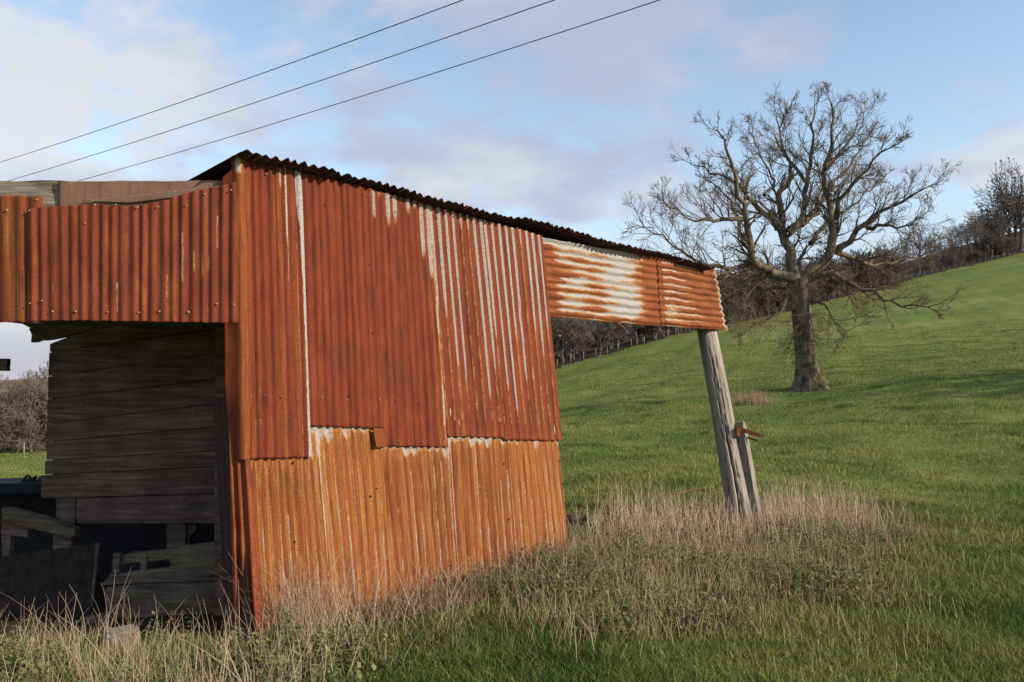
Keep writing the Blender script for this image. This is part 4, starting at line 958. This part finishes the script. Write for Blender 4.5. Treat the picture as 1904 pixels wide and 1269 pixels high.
for k in range(46):
    px = random.uniform(1330, 1680); a = math.atan((px - CX) / F); r = float(fence_d(a)) + random.uniform(1.5, 13)
    kind = random.choice(('bush', 'bush', 'round')); s = random.uniform(1.35, 2.1) if kind == 'bush' else random.uniform(.8, 1.1)
    plant(kind, 'thorn_bush' if kind == 'bush' else 'wood_tree', WL[kind], 'bush' if kind == 'bush' else 'tree', r * math.sin(a), r * math.cos(a), s * (.85 if px > 1620 else 1), WG if kind != 'bush' else 'thorn bushes along the upper fence')
def at(px, d): return ((px - CX) / F * d, d)
for px, d, s, kind, nm, lab in ((1715, 225, 1.45, 'thin', 'hedge_tree', 'pale fan-shaped bare tree on the skyline just right of the great tree'), (1768, 240, 1.0, 'round', 'hedge_tree', 'small rounded dark tree on the skyline right of the fan-shaped one'),
                                (1822, 255, 1.25, 'wisp', 'hedge_tree', 'slim leafless tree on the skyline left of the ivy-clad tree'), (1862, 252, 1.2, 'ivy', 'ivy_tree', 'ivy-clad tree with a dark green trunk at the right skyline'),
                                (1897, 255, 2.05, 'wisp', 'hedge_tree', 'tallest skyline tree with reddish leaves at the right edge'), (1845, 262, 1.2, 'thin', 'hedge_tree', 'thin bare tree close behind the ivy-clad tree'),
                                (1930, 250, 1.5, 'ivy', 'ivy_tree', 'dark ivy-clad tree at the right edge under the tall reddish tree'), (1795, 262, 1.05, 'thin', 'hedge_tree', 'thin upright bare tree between the rounded dark tree and the slim one')):
    x_, y_ = at(px, d); plant(kind, nm, lab, 'tree', x_, y_, s, 'skyline trees at the right')
for px, dd, s, kind in ((1688, 14, 1.0, 'thin'), (1738, 18, .95, 'thin'), (1752, 9, .8, 'thin'), (1782, 12, 1.0, 'thin'), (1808, 20, 1.25, 'thin'), (1836, 16, 1.15, 'thin'), (1852, 22, 1.35, 'wisp'), (1874, 14, 1.5, 'thin'), (1886, 20, 1.9, 'wisp'), (1908, 12, 2.2, 'wisp')):
    a = math.atan((px - CX) / F); r = float(fence_d(a)) + dd
    plant(kind, 'hedge_tree', 'thin grey bare tree in the row along the right skyline', 'tree', r * math.sin(a), r * math.cos(a), s, 'thin trees along the right skyline')
LG = 'bare trees behind the field left of the barn'
for px, d, s in ((-60, 70, .62), (-10, 69, .70), (28, 72, .66), (62, 70, .68), (95, 73, .74), (130, 72, .70), (10, 78, .72), (50, 80, .72), (85, 78, .78), (170, 74, .7), (-110, 72, .7), (40, 69, .5), (70, 75, .6)):
    x_, y_ = at(px, d); plant('pale', 'bare_tree', 'brownish bare tree in the row seen through the barn opening', 'tree', x_, y_, s, LG)
# trees outside the frame to the right, whose long shadows cross the pasture
for x_, y_, s in ((34, 29.0, 1.4), (40, 26.0, 1.6), (47, 23.5, 1.8), (54, 21, 2.0)):
    plant('round', 'bare_tree', 'bare tree standing beyond the right edge of the pasture view', 'tree', x_, y_, s, 'trees right of the view')

# ------------------------------------------------------------------ fences
def fence(label, pts, n, h, r):
    p0 = pts[0]; f = thing('wire_fence', label, 'fence', (*p0, gz(*p0)))
    seg = np.r_[0, np.cumsum([math.dist(a, b) for a, b in zip(pts[:-1], pts[1:])])]
    tt = np.linspace(0, seg[-1], n); xs = np.interp(tt, seg, [p[0] for p in pts]); ys = np.interp(tt, seg, [p[1] for p in pts]); zs = ground(xs, ys); o_ = np.array(f.location)
    bm = bmesh.new(); bmesh.ops.create_cone(bm, cap_ends=True, segments=7, radius1=r, radius2=r * .8, depth=h); bmesh.ops.translate(bm, verts=bm.verts, vec=(0, 0, h / 2 - .1))
    me = bm_mesh('post', bm, M['fencepost'], True)
    for x_, y_, z_ in zip(xs, ys, zs):
        p = link('post', me, f, np.array((x_, y_, z_)) - o_); p.rotation_euler = (random.uniform(-.06, .06), random.uniform(-.06, .06), 0)
    for wz in (.45, .8, 1.02):
        V, Q = tubes([(np.stack((xs, ys, zs + wz), -1) - o_, np.full(n, .008), 3)]); link('strand', npmesh('strand', V, Q, M['wire']), f)
fence('post and wire fence between the pasture and the dark wood', FENCE[1:], 78, 1.2, .052)
fence('short run of pale stakes along the field behind the barn opening', [at(-250, 64), at(150, 64)], 9, 1.25, .06)

# ------------------------------------------------------------------ ground cover
def view_pts(n, dmin, dmax, pw, xpad=0.30):
    """random ground points inside the photograph's wedge, denser near by"""
    u = rng.uniform(0, 1, n); d = dmin * (dmax / dmin) ** (u ** pw); x = d * rng.uniform(-.595 - xpad, .595 + xpad, n); return x, d
def fbm(x, y, s):
    return (np.sin(x * s + 1.7 * np.sin(y * s * .7)) + np.sin(y * s * 1.3 + 1.9 * np.sin(x * s * .9 + 2)) + .6 * np.sin((x + y) * s * 2.3 + 1.2 * np.sin((x - y) * s * 1.9))) / 2.6
def blades(name, x, y, h, wd, lean, tone, material, bend=.5):
    n = len(x); z = ground(x, y); a = rng.uniform(0, 2 * np.pi, n)
    dx, dy = np.cos(a), np.sin(a); la = rng.uniform(0, 2 * np.pi, n); lm = h * lean * rng.uniform(.3, 1, n)
    b0 = np.stack((x - dx * wd / 2, y - dy * wd / 2, z - .01), -1); b1 = np.stack((x + dx * wd / 2, y + dy * wd / 2, z - .01), -1)
    mx_, my_ = x + np.cos(la) * lm * .35, y + np.sin(la) * lm * .35
    m0 = np.stack((mx_ - dx * wd * .36, my_ - dy * wd * .36, z + h * .58), -1); m1 = np.stack((mx_ + dx * wd * .36, my_ + dy * wd * .36, z + h * .58), -1)
    tpp = np.stack((x + np.cos(la) * lm, y + np.sin(la) * lm, z + h * (1 - bend * .3)), -1)
    V = np.stack((b0, b1, m0, m1, tpp), 1).reshape(-1, 3); o_ = np.arange(n)[:, None] * 5
    T = np.concatenate((o_ + np.array((0, 1, 3)), o_ + np.array((0, 3, 2)), o_ + np.array((2, 3, 4))))
    return npmesh(name, V, T, material, True, None, {'tone': np.repeat(np.clip(tone, 0, 1), 5)})
# near grass
x, y = view_pts(430000, 4.0, 13, .85)
keep = ~inpoly(x, y, BARN); zc = inpoly(x, y, ZC, .3); zl = inpoly(x, y, ZL, .3)
keep &= ~(zc & (rng.uniform(0, 1, len(x)) > .18)) & ~(zl & (rng.uniform(0, 1, len(x)) > .35)); x, y = x[keep], y[keep]
t_ = .38 + .32 * fbm(x, y, 1.3) + rng.normal(0, .17, len(x)); h = .055 + .045 * np.clip(fbm(x + 3, y, 1.9), -1, 1) + rng.uniform(0, .09, len(x)) * rng.uniform(.2, 1, len(x)) - .012
t_ += .55 * (rng.uniform(0, 1, len(x)) > .94)
go = link('grass', blades('grass', x, y, np.clip(h, .03, .24), .0062 + .0016 * (y - 5) / 3, .95, t_, M['grass'])); tag(go, 'short green pasture grass in the foreground', 'grass', kind='stuff')
x, y = view_pts(540000, 12, 100, .9)
keep = (x > -.04 * y - .3) | (y > 40); keep &= ~inpoly(x, y, ZC) & ~inpoly(x, y, BARN); x, y = x[keep], y[keep]
t_ = .46 + .27 * fbm(x, y, .33) + .20 * fbm(x, y * 1.6, .9) + .14 * fbm(x, y, 2.3) + rng.normal(0, .13, len(x)) + .4 * (rng.uniform(0, 1, len(x)) > .95)
h = (.05 + .045 * np.clip(fbm(x, y, 1.1), -1, 1) + rng.uniform(0, .05, len(x))) * (.68 + y / 110)
go = link('pasture_turf', blades('pasture_turf', x, y, np.clip(h, .02, .2), .0065 * y / 12 + .002, .9, t_, M['grass'])); tag(go, 'grazed green turf of the pasture beyond the barn', 'grass', kind='stuff')

# tussocks: taller clumps that break up the turf
nT = 620; cx_, cy_ = view_pts(nT, 6.5, 42, .9); kk = ~inpoly(cx_, cy_, ZC) & ~inpoly(cx_, cy_, BARN) & ((cx_ > -.02 * cy_) | (cy_ < 6)); cx_, cy_ = cx_[kk], cy_[kk]; nT = len(cx_)
m_ = 90; sr = np.repeat(rng.uniform(.08, .30, nT), m_); x = np.repeat(cx_, m_) + rng.normal(0, 1, nT * m_) * sr; y = np.repeat(cy_, m_) + rng.normal(0, 1, nT * m_) * sr
tt_ = np.repeat(rng.choice((.15, .3, .75, .95), nT), m_) + rng.normal(0, .15, nT * m_)
go = link('tussocks', blades('tussocks', x, y, rng.uniform(.06, .17, len(x)), .004 + .00045 * y, 1.1, tt_, M['grass'])); tag(go, 'uneven tussocks of longer grass dotted over the pasture', 'grass', kind='stuff')
def stems(name, x, y, h, rad, tone, material, lean=.35, curl=.25, segs=5):
    n = len(x); z = ground(x, y); la = rng.uniform(0, 2 * np.pi, n); lm = h * lean * rng.uniform(0, 1, n) ** 1.3; cv = h * curl * rng.normal(0, 1, n); ca = rng.uniform(0, 2 * np.pi, n)
    t = np.linspace(0, 1, segs)[None, :]
    px_ = x[:, None] + (np.cos(la) * lm)[:, None] * t + (np.cos(ca) * cv)[:, None] * t ** 2.2; py_ = y[:, None] + (np.sin(la) * lm)[:, None] * t + (np.sin(ca) * cv)[:, None] * t ** 2.2
    pz = z[:, None] - .02 + h[:, None] * (t - .12 * np.abs(cv / h)[:, None] * t ** 2)
    r_ = rad[:, None] * (1 - .7 * t); c = np.stack((px_, py_, pz), -1); ph = rng.uniform(0, 6.28, n)
    ring = np.stack([c + np.stack((np.cos(ph + k * 2.0944)[:, None] * r_, np.sin(ph + k * 2.0944)[:, None] * r_, np.zeros_like(r_)), -1) for k in range(3)], 2)   # n,segs,3,3
    V = ring.reshape(-1, 3); base = (np.arange(n) * segs * 3)[:, None, None]; i = (np.arange(segs - 1) * 3)[None, :, None]; j = np.arange(3)[None, None, :]; j2 = (j + 1) % 3
    q = np.stack((base + i + j, base + i + j2, base + i + 3 + j2, base + i + 3 + j), -1).reshape(-1, 4)
    return npmesh(name, V, q, material, True, None, {'tone': np.repeat(np.clip(tone, 0, 1), segs * 3)})
def poly_pts(poly, n, soft=.3):
    P_ = np.array(poly); lo, hi = P_.min(0) - .5, P_.max(0) + .5; x = rng.uniform(lo[0], hi[0], n * 4); y = rng.uniform(lo[1], hi[1], n * 4)
    k = inpoly(x, y, poly, soft) & ~inpoly(x, y, BARN); return x[k][:n], y[k][:n]
# tall pale stems round the posts (back of the clump) and thinner ones through it
ZB = [gpx(*p) for p in ((1090, 1030), (1250, 1045), (1420, 1010), (1640, 985), (1660, 960), (1400, 955), (1180, 965))]
x, y = poly_pts(ZB, 2300, .4); h = rng.uniform(.16, .54, len(x)) * (.92 + .38 * fbm(x, y, 2.2)); kk = rng.uniform(0, 1, len(x)) < .75 + .4 * fbm(x + 4, y, 1.7); x, y, h = x[kk], y[kk], h[kk]
go = link('dry_stems', stems('dry_stems', x, y, h, rng.uniform(.0028, .006, len(x)), rng.uniform(.4, 1, len(x)), M['dry'], .4, .15)); tag(go, 'stand of tall bleached dry stems around the leaning post', 'dry stems', kind='stuff')
x, y = poly_pts(ZC, 6500, .6); h = rng.uniform(.07, .38, len(x)) * (.8 + .35 * fbm(x, y, 1.9))
go = link('dead_weeds', stems('dead_weeds', x, y, h, rng.uniform(.0015, .0031, len(x)), rng.beta(1.6, 1.4, len(x)), M['dry'], .6, .4)); tag(go, 'tangle of brown dead weeds between the wall and the leaning post', 'weeds', kind='stuff')
x, y = poly_pts(ZC, 2000, .4); h = rng.uniform(.10, .34, len(x))
go = link('dark_brambles', stems('dark_brambles', x, y, h, rng.uniform(.0016, .003, len(x)), rng.uniform(0, 1, len(x)), M['bramble'], .9, .7, 6)); tag(go, 'dark wiry bramble stems low in the weed patch', 'brambles', kind='stuff')
# front-left: long pale grass stems before the opening and at the foot of the wall
ZF = [gpx(*p) for p in ((-150, 1300), (-150, 1195), (430, 1198), (600, 1192), (640, 1230), (640, 1330))]
x, y = poly_pts(ZF, 1150); h = rng.uniform(.12, .60, len(x)) * rng.uniform(.3, 1, len(x))
go = link('long_grass', stems('long_grass', x, y, h, rng.uniform(.0018, .0034, len(x)), rng.uniform(.25, .95, len(x)), M['dry'], .55, .35, 7)); tag(go, 'long bleached grass stems in front of the dark opening', 'dry grass', kind='stuff')
x, y = poly_pts(ZL, 1500, .5); h = rng.uniform(.04, .2, len(x))
go = link('dry_tufts', stems('dry_tufts', x, y, h, rng.uniform(.0014, .0028, len(x)), rng.beta(1.5, 2.4, len(x)), M['dry'], 1.0, .8, 5)); tag(go, 'matted straw-coloured tufts along the foot of the barn', 'dry grass', kind='stuff')
ZW = [wall_xy(t, n) for t, n in ((.3, .08), (1.2, .06), (3.9, .06), (4.1, .55), (2.4, .95), (.8, .75))]
x, y = poly_pts(ZW, 1300); h = rng.uniform(.12, .42, len(x))
go = link('wall_stems', stems('wall_stems', x, y, h, rng.uniform(.0018, .0034, len(x)), rng.beta(1.6, 1.6, len(x)), M['dry'], .9, .5, 7)); tag(go, 'dry stems leaning against the foot of the rusty wall', 'dry stems', kind='stuff')

x, y = poly_pts(ZW, 1100); go = link('wall_brambles', stems('wall_brambles', x, y, rng.uniform(.08, .36, len(x)), rng.uniform(.0015, .003, len(x)), rng.uniform(0, 1, len(x)), M['bramble'], .9, .8, 6)); tag(go, 'reddish-brown wiry brambles along the foot of the rusty wall', 'brambles', kind='stuff')
q0 = wall_xy(.35, .14); n = 330; x = q0[0] + rng.normal(0, .20, n); y = q0[1] + rng.normal(0, .10, n); kk = ~inpoly(x, y, BARN); x, y = x[kk], y[kk]
go = link('straw_clump', stems('straw_clump', x, y, rng.uniform(.25, .68, len(x)), rng.uniform(.0014, .0028, len(x)), rng.uniform(.35, .9, len(x)), M['dry'], .75, .45, 7)); tag(go, 'tall clump of straw-coloured grass against the near corner of the wall', 'dry grass', kind='stuff')
x, y = poly_pts(ZC, 4200, .6); kk = y < 9.2 + .5 * fbm(x, y, 2); x, y = x[kk], y[kk]
go = link('weed_stalks', stems('weed_stalks', x, y, rng.uniform(.10, .27, len(x)), rng.uniform(.002, .0036, len(x)), rng.uniform(0, 1, len(x)), M['stalk'], .4, .2)); tag(go, 'yellow-green weed stalks at the front of the weed patch', 'weeds', kind='stuff')
ZR = [gpx(*p) for p in ((1300, 1230), (1500, 1250), (1750, 1200), (1880, 1110), (1800, 1010), (1690, 985), (1600, 1080), (1450, 1160))]
x, y = poly_pts(ZR, 420); go = link('scattered_stalks', stems('scattered_stalks', x, y, rng.uniform(.08, .24, len(x)), rng.uniform(.0016, .003, len(x)), rng.uniform(0, 1, len(x)), M['stalk'], .5, .3)); tag(go, 'scattered thin stalks in the grass right of the weed patch', 'weeds', kind='stuff')

# nettles: upright stalks with drooping leaf pairs
def nettles(name, x, y, hmin, hmax, label, tone0):
    n = len(x); z = ground(x, y); h = rng.uniform(hmin, hmax, n); la = rng.uniform(0, 6.28, n); lm = h * .3 * rng.uniform(0, 1, n)
    VV, TT, TN = [], [], []; base = 0
    for lev in range(7):
        t = .3 + .7 * lev / 6; c = np.stack((x + np.cos(la) * lm * t, y + np.sin(la) * lm * t, z + h * t), -1)
        for sd in range(2):
            a = rng.uniform(0, 6.28, n) if sd == 0 else a + np.pi + rng.normal(0, .3, n); L = .012 + .06 * rng.beta(1.5, 2.5, n) * (1.25 - .45 * t); dp = rng.uniform(-.9, .35, n)
            d_ = np.stack((np.cos(a) * np.cos(dp), np.sin(a) * np.cos(dp), np.sin(dp)), -1); sdv = np.stack((-np.sin(a), np.cos(a), rng.normal(0, .25, n)), -1)
            wl = (L * .34)[:, None]; L_ = L[:, None]
            v = np.stack((c, c + d_ * L_ * .45 + sdv * wl, c + d_ * L_, c + d_ * L_ * .45 - sdv * wl), 1)
            VV.append(v.reshape(-1, 3)); o_ = (np.arange(n) * 4)[:, None] + base; TT.append(o_ + np.array((0, 1, 2, 3))); base += n * 4
            TN.append(np.repeat(np.clip(tone0 + rng.normal(0, .22, n), 0, 1), 4))
    me = npmesh(name, np.concatenate(VV), np.concatenate(TT), M['nettle'], True, None, {'tone': np.concatenate(TN)})
    tag(link(name, me), label, 'nettles', kind='stuff')
ZN = [gpx(*p) for p in ((990, 1150), (1120, 1175), (1280, 1180), (1450, 1140), (1600, 1050), (1640, 1000), (1480, 985), (1300, 1010), (1150, 1050))]
x, y = poly_pts(ZN, 2000, .6); k = fbm(x, y, 2.6) > .12; nettles('nettles', x[k], y[k], .07, .27, 'grey-green nettles among the dead weeds right of the barn', .45)
x, y = poly_pts([wall_xy(t, n) for t, n in ((2.0, .3), (3.6, .3), (3.9, .9), (2.2, 1.0))], 500); nettles('wall_nettles', x, y, .06, .24, 'low nettles in front of the wall end', .4)
x, y = poly_pts(ZF, 1000, .5); k = fbm(x, y, 3.1) > .0; x, y = x[k], y[k]; nettles('front_nettles', x, y, .05, .24, 'small green nettles among the dry grass in front of the opening', .55)
# pale rush tuft left of the great tree
x0, y0 = P(1390, 738, 38)[:2]; n = 500; x = x0 + rng.normal(0, .55, n); y = y0 + rng.normal(0, .5, n)
go = link('rush_tuft', stems('rush_tuft', x, y, rng.uniform(.25, .6, n), np.full(n, .008), rng.uniform(0, .6, n), M['dry'], .3, .1, 4)); tag(go, 'brownish rushes in the pasture left of the great tree', 'rushes', kind='stuff')
